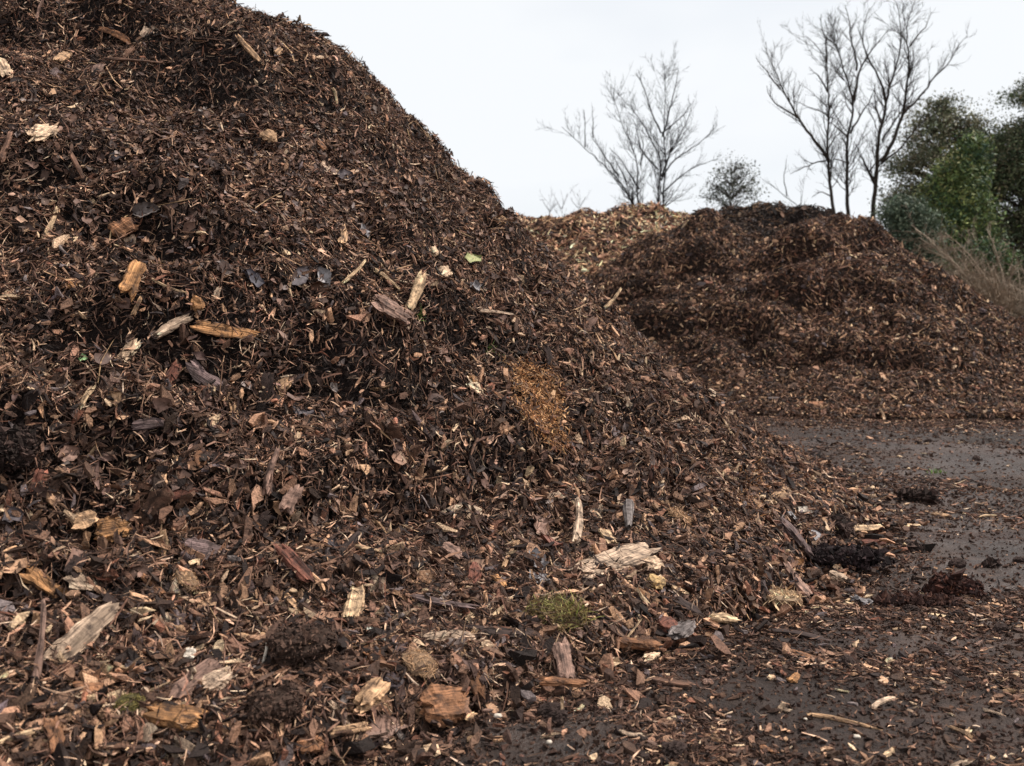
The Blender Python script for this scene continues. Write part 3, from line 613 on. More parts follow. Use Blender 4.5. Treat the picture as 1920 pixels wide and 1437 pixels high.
HERO = '''
plank 1150 1073 152 50 21 pale bark_slab|bark slab|large pale weathered slab of bark lying across chips beside the cream lump of wood
wood 150 1210 160 42 42 pale wood_log|wood log|big pale split log with cracked bark, beside the upright brown stick
stick 68 1262 140 17 84 pink stick|stick|upright straight brown stick next to the big pale split log
wood 368 1300 122 34 38 pink wood_chunk|wood chunk|long greyish brown split piece of wood beside the grey oval leaf
wood 410 1302 62 30 34 pale wood_chunk|wood chunk|short pale wood chunk tucked against the long greyish brown piece
wood 318 1371 98 38 -8 orange wood_chunk|wood chunk|tan orange block of wood with a grainy side, below the short pale chunk
stick 44 1405 112 13 18 straw stick|stick|smooth straw coloured stick poking in from the bottom corner of the photo
wood 104 1407 50 34 -70 ginger wood_chunk|wood chunk|upright ginger wood chunk at the end of the smooth straw coloured stick
nest 240 1350 62 50 10 moss moss_clump|moss clump|yellowish moss covered clump next to the tan orange block
leaf 255 1287 58 32 -12 slate dry_leaf|leaf|smooth slate grey oval leaf beside the long greyish brown split piece
nugget 355 1252 24 30 0 white pebble|pebble|small rounded whitish pebble above the long greyish brown split piece
wood 158 1316 50 26 4 ginger bark_piece|bark piece|bright ginger bark piece right of the upright brown stick
wood 540 1073 80 24 -48 red bark_strip|bark strip|straight reddish bark strip slanting below the flat grey leaf
stick 645 1048 118 18 43 dark stick|stick|thick dark brown stick slanting up beside the flat grey leaf
leaf 603 1037 74 26 -4 slate dry_leaf|leaf|flat wavy dark grey leaf by the thick dark slanting stick
stick 489 1260 44 7 76 white wood_sliver|wood sliver|thin white upright sliver beside the round fibrous clod
wood 663 1170 76 30 68 straw wood_chunk|wood chunk|pale straw wood chunk standing above the shell white leaf
wood 550 1166 94 17 -47 tan stick|stick|tan split stick sloping down to the round fibrous clod
wood 470 1219 56 16 2 tan wood_chunk|wood chunk|small horizontal tan wood piece left of the round fibrous clod
clod 562 1246 138 105 0 soil soil_clod|soil clod|round fibrous dark clod of compost between the tan split stick and the shell white leaf
clod 510 1352 112 88 10 soil soil_clod|soil clod|lower fibrous dark clod speckled with bits, under the round fibrous one
wood 684 1318 66 44 46 tan wood_chunk|wood chunk|tan grainy wood block between the lower clod and the orange brown block
leaf 706 1380 135 40 14 pink bark_curl|bark curl|long curled pinkish brown bark peel at the edge of the bare mud
wood 640 1380 80 16 10 tan stick|stick|tan stick leading into the long curled pinkish bark peel
wood 82 1108 98 32 -34 orange wood_chunk|wood chunk|orange brown wood wedge above the big pale split log
wood 573 1409 44 30 10 ginger wood_chunk|wood chunk|small ginger chunk under the lower fibrous clod
leaf 686 1259 50 36 -80 ginger dry_leaf|leaf|red brown curled leaf just under the shell white leaf
leaf 22 982 44 30 20 slate dry_leaf|leaf|dusky mauve leaf at the edge of the photo beside the dark red bark stick
bark 387 1048 92 48 -10 mauve bark_piece|bark piece|flaky mauve bark plate in the middle of fine chips under the splintery orange chunk
nest 336 1110 60 44 -50 tan root_knot|root knot|tan knot of roots forking above the dark hollow
wood 288 1122 86 11 -40 ginger wood_splinter|wood splinter|long feathery ginger splinter left of the tan knot of roots
wood 206 1000 58 42 10 orange wood_chunk|wood chunk|splintery bright orange wood chunk above the flaky mauve bark plate
wood 150 980 40 30 20 tan wood_chunk|wood chunk|tan chunk just left of the splintery bright orange chunk
wood 60 920 74 26 70 red bark_stick|bark stick|dark red rough bark stick near the dusky mauve leaf
stick 492 898 82 17 82 pink twig|twig|knobbly upright twig standing over the rounded pink block
wood 534 940 52 31 62 pink wood_chunk|wood chunk|rounded pinkish brown block at the foot of the knobbly upright twig
bark 392 880 28 8 -60 white wood_sliver|wood sliver|small bright white sliver left of the knobbly upright twig
wood 335 876 36 22 -68 tan wood_chunk|wood chunk|stubby tan chunk left of the small bright white sliver
leaf 561 775 52 26 -25 slate dry_leaf|leaf|crumpled slate leaf below the pale end grain chip
clod 18 846 84 84 0 black soil_clod|soil clod|black clod at the edge of the photo, left of the curved yellow stem
stick 175 846 64 7 50 straw stem|plant stem|curved yellow stem of dry grass beside the black clod
leaf 120 855 46 36 20 pink dry_leaf|leaf|pinkish leaf left of the curved yellow stem
bark 292 799 84 20 2 mauve bark_piece|bark piece|flat grey brown bark strip below the spotted cream chip and brown leaf
stick 410 780 104 8 44 brown twig|twig|thin brown twig slanting up below the purplish bark slab
wood 357 780 56 11 -62 pink wood_splinter|wood splinter|pink brown splinter meeting the thin brown slanting twig
wood 171 756 50 12 58 straw wood_splinter|wood splinter|straw coloured splinter left of the tan papery leaf
leaf 221 755 36 32 -40 tan dry_leaf|leaf|tan papery leaf right of the straw coloured splinter
wood 521 731 50 24 40 tan wood_chip|wood chip|pale tan chip with a grainy end right of the purplish bark slab
bark 387 714 92 34 -34 mauve bark_slab|bark slab|broad purplish bark slab beside the reddish bark flake
bark 319 704 42 26 55 red bark_piece|bark piece|reddish bark flake left of the broad purplish slab
bark 233 676 76 30 60 cream bark_piece|bark piece|cream bark piece spotted with dark pits
leaf 159 682 18 14 0 (140,168,120) plant_scrap|plant scrap|tiny pale green scrap left of the spotted cream bark
wood 321 615 72 19 29 pale wood_chunk|wood chunk|pale knobbly wood piece meeting the long orange brown plank
plank 420 623 120 24 -9 orange wood_plank|wood plank|long orange brown splintered plank under the dark ledge
nugget 367 574 24 30 10 orange wood_nugget|wood nugget|small orange nugget above the long orange brown plank
stick 255 578 40 11 66 tan stick|stick|short tan stick hanging from the square orange block
wood 250 530 66 38 68 orange wood_block|wood block|bright square ended orange wood block
nugget 132 546 24 18 0 orange wood_nugget|wood nugget|round orange nugget left of the bright square orange block
stick 317 543 74 5 -22 straw twig|twig|hair thin straw twig right of the bright square orange block
stick 174 527 66 11 -80 pink twig|twig|smooth pinkish twig left of the bright square orange block
leaf 558 524 50 34 40 slate dry_leaf|leaf|shiny crumpled slate leaf left of the forked straws
leaf 463 531 50 28 -30 (70,66,72) dry_leaf|leaf|dark grey leaf left of the shiny crumpled slate one
leaf 598 524 40 26 -60 silver dry_leaf|leaf|silvery leaf between the shiny crumpled leaf and the forked straws
stick 655 520 56 8 46 straw straw|straw|forked pair of pale straws on the slope of the huge heap
stick 720 531 60 9 -38 straw stick|stick|smooth pale stick between the forked straws and the upright tan splinter
wood 766 562 62 17 80 straw wood_splinter|wood splinter|upright tan splinter above the end of the weathered brown block
wood 728 590 72 30 -28 pink wood_block|wood block|weathered pinkish brown block beside the upright tan splinter
wood 824 517 29 24 20 cream wood_chip|wood chip|square cream chip right of the upright tan splinter
wood 804 478 15 13 10 cream wood_chip|wood chip|tiny cream chip above the square cream chip
leaf 879 491 42 20 0 (150,150,104) dry_leaf|leaf|pale green leaf high on the right slope of the huge heap
leaf 881 543 26 18 10 silver dry_leaf|leaf|small silvery white leaf under the pale green leaf
bark 636 448 42 13 80 tan bark_piece|bark piece|upright tan leaf shaped bark flake left of the blue grey scrap
leaf 678 444 28 17 -70 silver dry_leaf|leaf|narrow blue grey leaf right of the upright tan flake
bark 943 419 46 13 -36 tan wood_splinter|wood splinter|tan splinter at the shoulder of the huge heap where the far heaps begin
stick 923 593 80 6 -6 pale twig|twig|straight pale twig lying level below the small silvery leaf
nugget 877 714 24 14 0 orange wood_nugget|wood nugget|little orange nugget resting on top of the cream bark flake
bark 882 730 34 20 -40 cream bark_piece|bark piece|cream bark flake left of the golden sawdust patch
stick 1136 577 46 8 52 straw wood_splinter|wood splinter|pale splinter sticking up from the heap edge against the far brown heap
wood 1198 631 48 15 -12 cream wood_chip|wood chip|pale chip on the edge of the huge heap against the far brown heap
leaf 275 401 54 30 10 grey dry_leaf|leaf|torn grey leaf above the rust orange chunk
wood 233 434 40 36 30 ginger wood_chunk|wood chunk|rust orange chunk under the torn grey leaf
wood 93 427 70 11 66 straw stick|stick|straw coloured split stick left of the rust orange chunk
leaf 612 329 44 32 -20 pale dry_leaf|leaf|pale curled leaf overlapping a dark round leaf
leaf 648 340 34 26 10 (84,74,76) dry_leaf|leaf|dark round leaf overlapped by the pale curled leaf
nugget 507 266 36 26 -35 tan wood_nugget|wood nugget|smooth tan nugget on bare crumbly compost high on the heap
nugget 597 281 28 14 -50 ginger wood_nugget|wood nugget|narrow ginger nugget right of the smooth tan nugget
bark 75 262 44 36 30 cream bark_piece|bark piece|square cream bark chip near the left edge of the photo, high on the heap
leaf 219 299 32 18 10 slate dry_leaf|leaf|dark slate leaf right of the square cream bark chip
stick 146 322 84 10 -62 brown twig|twig|crooked brown twig running down from the dark slate leaf
stick 18 286 66 12 70 brown stick|stick|rough brown stick below the square cream bark chip at the photo edge
wood 118 119 50 15 38 tan wood_chip|wood chip|slanting tan chip high on the heap left of the long thin dark twig
bark 188 137 32 17 52 pink bark_piece|bark piece|pinkish bark piece beside the start of the long thin dark twig
bark 98 148 40 24 50 mauve bark_piece|bark piece|mauve bark flake under the slanting tan chip
stick 250 123 118 5 -4 brown twig|twig|long thin dark twig lying level high on the heap
leaf 281 65 38 24 20 pale dry_leaf|leaf|pale curled leaf near the top of the heap
wood 219 70 64 10 -24 ginger wood_splinter|wood splinter|orange brown splinter left of the pale curled leaf near the top
stick 77 20 52 7 60 pink twig|twig|pink brown twig leaning at the very top of the heap
wood 462 96 62 9 -48 tan wood_splinter|wood splinter|long tan splinter on the upper right shoulder of the heap
wood 518 104 18 11 50 tan wood_chip|wood chip|small tan chip right of the long tan splinter on the shoulder
bark 5 137 34 22 -60 cream bark_piece|bark piece|pink cream bark piece cut off by the left edge of the photo
stick 622 184 32 6 -76 straw wood_splinter|wood splinter|short bright splinter near the upper right outline of the heap
stick 600 78 30 9 -6 black stick|stick|short black stick poking out against the sky from the upper outline
nugget 1217 1082 42 46 20 cream wood_lump|wood lump|knobbly cream lump of rotten wood, upper of two beside the large pale slab
nugget 1222 1116 38 44 -20 (196,160,110) wood_lump|wood lump|honey coloured lump of rotten wood, lower of two beside the large pale slab
stick 1088 1020 112 15 79 pale stick|stick|tall pale forked stick standing left of the large pale slab
stick 1172 1004 78 20 -86 grey stick|stick|thick upright grey stick behind the large pale slab
leaf 1000 1072 44 34 -60 silver dry_leaf|leaf|large blue grey leaf, upper half of a pair above the mossy tuft
leaf 1010 1110 44 34 -30 silver dry_leaf|leaf|blue grey leaf just above the mossy tuft
nugget 881 1106 62 26 86 red bark_chip|bark chip|smooth red oval bark chip standing on end
wood 937 1112 38 12 -42 orange wood_splinter|wood splinter|short bright orange splinter right of the red oval chip
stick 950 1060 88 9 60 tan stick|stick|thin tan stick rising above the short bright orange splinter
wood 684 1051 62 12 -14 straw wood_splinter|wood splinter|pale splinter right of the thick dark slanting stick
stick 935 1162 68 9 45 straw stick|stick|flat straw stick left of the mossy tuft
bark 945 1208 146 24 -2 dark bark_strip|bark strip|long arched dark bark strip running into the mossy tuft
wood 837 1222 90 24 4 pale wood_chunk|wood chunk|greyish tan wood piece joined to the long arched dark bark
leaf 902 1248 68 46 -24 pink dry_leaf|leaf|pinkish crumpled bark leaf with a cream spot on it
nugget 908 1233 26 20 0 cream wood_chip|wood chip|cream chip resting on the pinkish crumpled leaf
nest 782 1272 74 64 -50 tan bark_piece|bark piece|fibrous tan bark bundle above the orange brown block
wood 818 1342 84 62 8 ginger wood_block|wood block|big orange brown wood block on the edge of the bare mud
leaf 728 1292 62 44 -70 (58,46,48) dry_leaf|leaf|large dark oval leaf left of the fibrous tan bundle
leaf 697 1217 42 30 -40 shell dry_leaf|leaf|shell white leaf, the palest leaf at the foot of the heap
leaf 742 1235 50 34 60 mauve dry_leaf|leaf|mauve leaf standing just right of the shell white leaf
wood 1052 1274 70 30 -72 pink bark_piece|bark piece|upright pink brown bark board below the mossy tuft
wood 1058 1307 88 19 -4 ginger bark_strip|bark strip|level rusty bark strip on the mud below the upright bark board
wood 1199 1236 82 34 -8 ginger bark_chunk|bark chunk|rusty bark chunk beside two crossed straws
stick 1166 1210 66 5 50 straw straw|straw|upper of two straws leaning beside the rusty bark chunk
stick 1176 1217 60 4 44 straw straw|straw|lower of two straws leaning beside the rusty bark chunk
wood 1222 1259 32 16 24 cream wood_chip|wood chip|pale chip on the mud below the rusty bark chunk
wood 1262 1284 78 19 -8 brown bark_strip|bark strip|brown ridged bark strip lying on the mud right of the pale chip
nugget 1236 1190 46 42 30 red bark_chunk|bark chunk|dark red rounded bark chunk left of the grey leaning log
wood 1280 1206 76 32 48 grey wood_log|wood log|grey leaning log piece right of the dark red rounded chunk
stone 935 1371 17 12 0 white pebble|pebble|larger white pebble on the bare mud right of the big orange brown block
stone 1030 1394 12 11 0 white pebble|pebble|small white pebble alone on the bare mud
wood 883 1372 24 9 40 tan wood_chip|wood chip|tan chip on bare mud between the orange brown block and the larger white pebble
nugget 915 1360 20 9 0 pink wood_chip|wood chip|pink chip on bare mud just above the larger white pebble
bark 1055 1343 32 6 -76 straw wood_sliver|wood sliver|upright straw sliver standing in the bare mud
leaf 994 994 34 40 70 pink dry_leaf|leaf|pinkish cupped leaf above the blue grey leaves
wood 844 1054 42 24 -38 pink wood_chunk|wood chunk|pink brown chunk above the red oval chip
wood 1135 1027 48 20 -56 straw wood_chunk|wood chunk|pale straw block between the tall forked stick and the grey stick
nest 1266 988 62 32 -38 tan bark_piece|bark piece|coarse fibrous tan bark piece on the lower right slope of the heap
bark 826 1150 108 16 -10 mauve bark_strip|bark strip|long mauve bark strip left of the flat straw stick
leaf 1022 1036 50 24 -20 red dry_leaf|leaf|reddish curled leaf left of the tall pale forked stick
plank 1690 987 84 12 5 straw wood_splinter|wood splinter|long bright splinter of fresh wood lying out on the mud
plank 1618 1000 78 11 4 straw wood_splinter|wood splinter|bright splinter reaching from the foot of the heap towards the longer one on the mud
clod 1720 937 74 38 -8 black soil_clod|soil clod|black soil clod sitting on the mud beyond the long bright splinter
clod 1559 998 52 42 0 black soil_clod|soil clod|black soil clod touching the left end of the bright splinter
clod 1584 1070 142 62 0 (42,33,33) soil_clod|soil clod|largest black clod of matted compost at the foot of the heap
nugget 1636 1024 54 32 0 red bark_chunk|bark chunk|smooth reddish brown chunk behind the largest black clod
clod 1712 1033 36 22 0 black soil_clod|soil clod|small black clod on open wet mud right of the reddish brown chunk
clod 1857 1062 22 14 0 black soil_clod|soil clod|tiny black clod farther along the wet mud near the photo edge
wood 1475 1020 88 24 -48 mauve bark_strip|bark strip|dark greyish bark strip sloping off the heap above the orange leaf
bark 1478 1098 88 28 -52 pink bark_strip|bark strip|pinkish bark strip pointing down towards the knotted chunk
leaf 1482 1071 72 22 4 orange dry_leaf|leaf|orange brown leaf between two sloping bark strips
nest 1460 1143 84 44 0 straw fibre_nest|fibre nest|pale nest of woody fibres at the heap foot
wood 1353 1186 48 24 -4 straw wood_chip|wood chip|bright yellow cream chip at the heap foot
plank 1500 1194 138 24 -14 dark bark_strip|bark strip|long dark bark strip with a pale tip lying on the mud
stick 1603 1122 54 6 24 straw twig|twig|pale twig on the mud beside the grey wedge
wood 1615 1131 34 18 -20 silver wood_chip|wood chip|grey wedge of wood beneath the pale twig on the mud
nugget 1569 1102 42 26 -30 pale wood_chunk|wood chunk|knotted pale chunk in front of the largest black clod
nest 1553 1133 28 32 0 ginger fibre_nest|fibre nest|small rusty tuft of fibres left of the pale twig
stick 1585 1357 158 9 -13 tan stick|stick|long thin stick lying on the wet mud
wood 1654 1318 66 10 26 pale wood_splinter|wood splinter|pale splinter on mud above the long thin stick
wood 1816 1373 34 9 42 straw wood_splinter|wood splinter|short pale peg on the mud right of the long thin stick
wood 1668 1412 34 9 42 straw wood_splinter|wood splinter|short pale peg on the mud below the long thin stick
wood 1850 1427 40 10 28 straw wood_splinter|wood splinter|pale peg in the bottom right corner
wood 1603 1182 30 13 10 pink wood_chip|wood chip|pinkish chip on the mud right of the long dark bark strip
nugget 1683 1181 24 9 10 straw wood_chip|wood chip|cream oval chip beside a pinkish chip on the mud
wood 1440 1408 30 12 -20 ginger wood_chip|wood chip|orange chip among bits at the bottom of the photo
stone 1606 1384 15 12 0 white pebble|pebble|white pebble on wet mud below the long thin stick
plank 1521 1234 98 16 -16 ginger bark_strip|bark strip|rusty bark strip under the long dark one
wood 1490 1274 30 16 50 orange wood_chip|wood chip|orange chip below the rusty bark strip
plank 1716 1274 62 9 0 tan wood_splinter|wood splinter|faded tan splinter half trodden into the mud
wood 1328 1281 17 15 -80 pink wood_chip|wood chip|pink upright chip alone on dark mud beside the ridged bark strip
leaf 1475 984 34 26 -30 silver dry_leaf|leaf|crumpled silver leaf at the corner of the heap foot
leaf 1504 974 36 20 -30 white dry_leaf|leaf|whitest crumpled leaf at the corner of the heap foot
leaf 1512 1012 34 26 -20 silver dry_leaf|leaf|grey leaf under the whitest crumpled leaf
nugget 1544 938 34 18 10 orange wood_nugget|wood nugget|smooth orange nugget at the heap foot under the bristly husk
wood 1639 932 22 9 6 cream wood_chip|wood chip|cream chip left of the black clod beyond the bright splinter
wood 1764 967 34 10 -10 tan wood_splinter|wood splinter|tan splinter below the black clod beyond the long bright one
stick 1854 970 42 5 6 straw straw|straw|pale straw on open wet mud near the right edge
plank 1560 768 80 22 -14 (150,104,76) bark_curl|bark curl|pale brown bark curl lying at the foot of the far heap
wood 1480 768 36 10 18 tan wood_splinter|wood splinter|tan splinter left of the bark curl at the far heap
stone 1865 775 16 9 20 white pebble|pebble|white stone at the foot of the far heap
bark 1460 937 60 20 45 tan bark_piece|bark piece|tan bark flake standing at the corner of the heap foot
wood 1275 1150 54 20 -30 dark wood_chunk|wood chunk|dark wet chunk below the honey coloured lump
stone 1510 1350 8 7 0 white pebble|pebble|tiny white speck of stone above the long thin stick
'''
TILT = {(68, 1262): 25, (489, 1260): 30, (1088, 1020): 22, (1172, 1004): -18, (1055, 1343): -50, (766, 562): 20, (881, 1106): 15, (1136, 577): 35, (655, 520): 15, (663, 1170): 15, (600, 78): 10, (492, 898): 15, (1166, 1210): 15, (77, 20): 20, (104, 1407): -12, (1052, 1274): -12}
import re
for ln in HERO.strip().split('\n'):
    a, cat, lab = ln.split('|'); f = a.split(' ')
    col = f[6]
    if col[0] == '(': col = tuple(int(q) for q in col.strip('()').split(','))
    px, py, L, W, ang = (float(q) for q in f[1:6])
    piece(f[0], px, py, L, W, ang, col, f[7], cat, lab, TILT.get((int(px), int(py)), 0))
# a few made differently
def put(g, px, py, mat, name, cat, label, lift=.0, ang=0, sm=False):
    P, N, t, k, d, k2 = place(px, py, ang); b = np.cross(N, t)
    M = Matrix(((t[0], b[0], N[0], 0), (t[1], b[1], N[1], 0), (t[2], b[2], N[2], 0), (0, 0, 0, 1))); M.translation = Vector(P + N * lift)
    o = mesh_np(name, g[0], g[1], mat, None, g[2], sm); o.matrix_world = M; return tag(o, label, cat)
def scale_of(px, py): return place(px, py, 0)[4] / F
s = scale_of(1040, 1165)
moss = put(merge(fibres(135 * s, 100 * s, 44 * s, [(96, 84, 48), (120, 96, 60), (70, 54, 40), (134, 128, 74)], 5, 620, .2, .0016, .5), blades(110 * s, 40 * s, [(124, 100, 66), (100, 86, 56), (146, 120, 84)], 6, 110, .003)), 1040, 1172, M_SHRED, 'moss_tuft', 'moss tuft', 'mossy brown tuft with roots at the foot of the heap, holding green grass', .03)
put(blades(54 * s, 66 * s, [(158, 156, 78), (182, 174, 100), (128, 138, 64), (190, 176, 122)], 8, 26, .0055), 1072, 1178, M_LEAF, 'grass_tuft', 'grass tuft', 'bright green grass blades growing from the mossy brown tuft', .015)
put(blades(34 * s, 26 * s, [(140, 160, 80), (120, 140, 64)], 9, 22, .004), 1002, 1148, M_LEAF, 'grass_tuft', 'grass tuft', 'small yellowish sprig above the mossy brown tuft', .01)
for i, (px, py, w, h, lab) in enumerate([(782, 596, 14, 22, 'green sprig below the upright tan splinter'), (916, 660, 26, 22, 'faint green sprig above the golden sawdust patch'), (165, 1236, 22, 16, 'green weed sprig right of the big pale split log'), (124, 1276, 30, 16, 'low green weed rosette below the big pale split log'), (1760, 889, 30, 10, 'green sprig on a black crumb ridge across the wet mud'), (1590, 1038, 14, 12, 'green speck of grass behind the largest black clod')]):
    s2 = scale_of(px, py)
    put(blades(w * s2 * 1.2, h * s2 * 1.2, [(110, 140, 66), (130, 152, 84), (96, 116, 60)], 20 + i, 20, .0035 * s2 / .0015), px, py, M_LEAF, 'weed_sprig', 'weed', lab, .004)
s2 = scale_of(1803, 1108)
put(merge(lump(92 * s2, 60 * s2, 60 * s2, (52, 34, 30), 31, 4, .14, 4., .3), crumbs(94 * s2, 62 * s2, 62 * s2, [(60, 40, 35), (78, 50, 42), (44, 32, 30)], 30, 1400, .010), fibres(96 * s2, 64 * s2, 60 * s2, [(92, 56, 42), (70, 44, 37), (128, 84, 60)], 32, 130, .3, .0045, .5)), 1790, 1120, M_SOIL, 'root_clump', 'root clump', 'rusty red clump of roots with orange spikes on the mud', .01)
put(merge(lump(130 * s2, 40 * s2, 24 * s2, (50, 34, 30), 33, 4, .14, 5., .3), crumbs(140 * s2, 50 * s2, 26 * s2, [(60, 42, 37), (74, 50, 42), (46, 34, 32)], 36, 1500, .010), fibres(134 * s2, 44 * s2, 26 * s2, [(84, 54, 43), (64, 44, 38)], 34, 90, .2, .004, .3)), 1722, 1136, M_SOIL, 'root_clump', 'root clump', 'low reddish mat of roots left of the rusty red clump', .005)
s2 = scale_of(1534, 925); put(blades(74 * s2, 26 * s2, [(196, 160, 112), (166, 126, 84), (120, 90, 62)], 35, 80, .006), 1534, 927, M_SHRED, 'plant_husk', 'plant husk', 'bristly tan husk at the corner of the heap foot', .0)
# golden sawdust spilled on the slope
cen = locate(1000, 745, front_h); saw = empty('sawdust_patch', tuple(cen), 'golden orange patch of fresh sawdust and wood wool on the slope of the huge heap', 'sawdust'); saw['kind'] = 'stuff'
n = 110000; x = rng.uniform(cen[0] - .5, cen[0] + .6, n); y = rng.uniform(cen[1] - .9, cen[1] + .7, n); z = front_h(x, y); P = np.stack([x, y, z], -1); px, py, dd = project(P)
ax, ay = px - 1000, py - 745; u = ax * .50 + ay * .866; v_ = -ax * .866 + ay * .50; f = (u / 92) ** 2 + (v_ / 42) ** 2 + 1.1 * fbm(x * 7, y * 7, 201, 4) - .1
k = (rng.random(n) < np.clip(1.25 - f, 0, 1)); P = P[k][:16000]; n = len(P); N = normal(front_h, P[:, 0], P[:, 1])
batch('wood_wool', 'shred', saw, P + N * rng.uniform(.004, .042, n)[:, None], N, logn(.018, .4, n, .008, .045), logn(.0042, .35, n, .002, .009), logn(.003, .3, n, .001, .006), pal([((166, 124, 84), .34), ((140, 100, 66), .3), ((196, 156, 112), .2), ((104, 76, 54), .16)], n, .25), M_SHRED, .3, 1., .3, .12)
cen = locate(1405, 935, front_h); saw = empty('fibre_patch', tuple(cen), 'duller tan patch of fine fibres low on the right edge of the huge heap', 'wood fibres'); saw['kind'] = 'stuff'
n = 40000; x = rng.uniform(cen[0] - .5, cen[0] + .6, n); y = rng.uniform(cen[1] - .9, cen[1] + .7, n); z = front_h(x, y); P = np.stack([x, y, z], -1); px, py, dd = project(P)
f = ((px - 1405) / 34) ** 2 + ((py - 935) / 52) ** 2 + .5 * fbm(x * 9, y * 9, 211, 3); k = (z > .01) & (rng.random(n) < np.clip(1.2 - f, 0, .8)); P = P[k][:3500]; n = len(P); N = normal(front_h, P[:, 0], P[:, 1])
batch('wood_wool', 'shred', saw, P + N * rng.uniform(.006, .028, n)[:, None], N, logn(.035, .4, n, .01, .09), logn(.004, .35, n, .002, .009), logn(.003, .3, n, .001, .006), pal([((150, 108, 70), .4), ((120, 82, 54), .3), ((186, 146, 104), .3)], n, .2), M_SHRED, .3, 1., .3, .12)

# ------------------------------------------------------------------ repeated countable pieces, copied one by one
def scatter(name, cat, label, group, fn, box, count, variants, power, smin, smax, tilt, mask=None, others=(), lift=.006, pxl=(-20, 1940)):
    """variants: unit-length source objects; each piece is a copy with its own place, turn and size."""
    P, N = surf_sample(fn, count * 3, *box, hmin=(-1 if fn is ground_h else .03), power=power, pxl=pxl, lo=0., mask=mask, others=others)
    px, py, d = project(P); k = (py < 1450) & (py > -5); P, N = P[k][:count], N[k][:count]; n = len(P)
    t, b, m = frames(N, rng.uniform(0, 6.28, n), rng.normal(0, tilt, n), rng.normal(0, tilt * 1.3, n)); used = set()
    for i in range(n):
        vi = int(rng.integers(0, len(variants))); src = variants[vi]
        o = src if vi not in used else src.copy()
        if vi in used: COL.objects.link(o)
        used.add(vi); s = float(rng.uniform(smin, smax))
        M = Matrix(((t[i][0], b[i][0], m[i][0], 0), (t[i][1], b[i][1], m[i][1], 0), (t[i][2], b[i][2], m[i][2], 0), (0, 0, 0, 1))) @ Matrix.Scale(s, 4); M.translation = Vector(P[i] + N[i] * (lift + s * .10))
        o.matrix_world = M; tag(o, label, cat, group)
    for vi, v in enumerate(variants):
        if vi not in used: bpy.data.objects.remove(v)
def mk(name, g, mat, sm=False): return mesh_np(name, g[0], g[1], mat, None, g[2], sm)
cols = ['brown', 'pink', 'dark', 'tan', 'mauve', 'red', 'pale', 'brown', 'ginger', 'dark', 'pale', 'brown', 'tan', 'mauve']
V = [mk('bark_chip', loft(1, random.uniform(.3, .55), random.uniform(.10, .2), CT[c], 300 + i, 9, 12, .06, .25, .14, .3, .5), M_WOOD) for i, c in enumerate(cols)]
scatter('bark_chip', 'bark chip', 'thumb sized bark chip lying loose among the fine shreds of the huge heap', 'bark chips on the huge heap', front_h, (-4, 2.5, 1., 6.), 290, V, 2.3, .030, .095, .45, mask=lambda x, y, z: .12 + sst(1.0, .2, z), lift=.014)
V = [mk('curled_leaf', leafm(1, random.uniform(.5, .8), .02, CT[c], 400 + i, random.choice([0, .2, .3]), .3), M_LEAF, True) for i, c in enumerate(['mauve', 'brown', 'pink', 'dark', 'grey', 'mauve', 'brown', 'pale', 'slate', 'dark'])]
scatter('curled_leaf', 'leaf', 'small curled brown or grey dead leaf lying on the slope of the huge heap', 'dead leaves on the huge heap', front_h, (-4, 2.4, 1., 7.), 130, V, 1.5, .035, .065, .4, mask=lambda x, y, z: .15 + np.exp(-((z - 1.4) / .3) ** 2) + .6 * sst(.8, .2, z), lift=.012)
V = [mk('broken_twig', loft(1, random.uniform(.06, .12), random.uniform(.05, .09), CT[c], 500 + i, 13, 8, .08, .3, .06, .2, 1.), M_WOOD) for i, c in enumerate(['tan', 'brown', 'pale', 'straw', 'dark', 'pink', 'brown', 'tan'])]
scatter('broken_twig', 'twig', 'finger long broken twig lying loose on the slope of the huge heap', 'broken twigs on the huge heap', front_h, (-4, 2.4, 1., 7.), 110, V, 1.5, .06, .13, .25, lift=.012)
V = [mk('loose_chip', loft(1, random.uniform(.25, .5), random.uniform(.10, .18), CT[c], 600 + i, 9, 10, .06, .3, .12, .3, .5), M_WOOD) for i, c in enumerate(['straw', 'pink', 'tan', 'brown', 'cream', 'dark', 'ginger', 'pale', 'straw', 'brown'])]
scatter('loose_chip', 'wood chip', 'small wood chip lying loose on the wet mud away from the heaps', 'wood chips on the mud', ground_h, (-.4, 4., 1.8, 8.), 150, V, 1.4, .022, .05, .10, mask=lambda x, y, z: .25 + ground_mask(x, y, z), others=(front_h, dark_right_h, mid_h), lift=.0)
V = [mk('earth_clod', lump(1, .8, .6, (62, 50, 46), 700 + i, 4, .1, 6., .3), M_SOIL) for i in range(5)]
scatter('earth_clod', 'earth clod', 'small crumbly earth clod lying on the wet mud away from the heaps', 'earth clods on the mud', ground_h, (-.4, 5., 1.9, 9.), 60, V, 1., .025, .06, .2, mask=lambda x, y, z: .1 + ground_mask(x, y, z), others=(front_h, dark_right_h, mid_h), lift=.0)

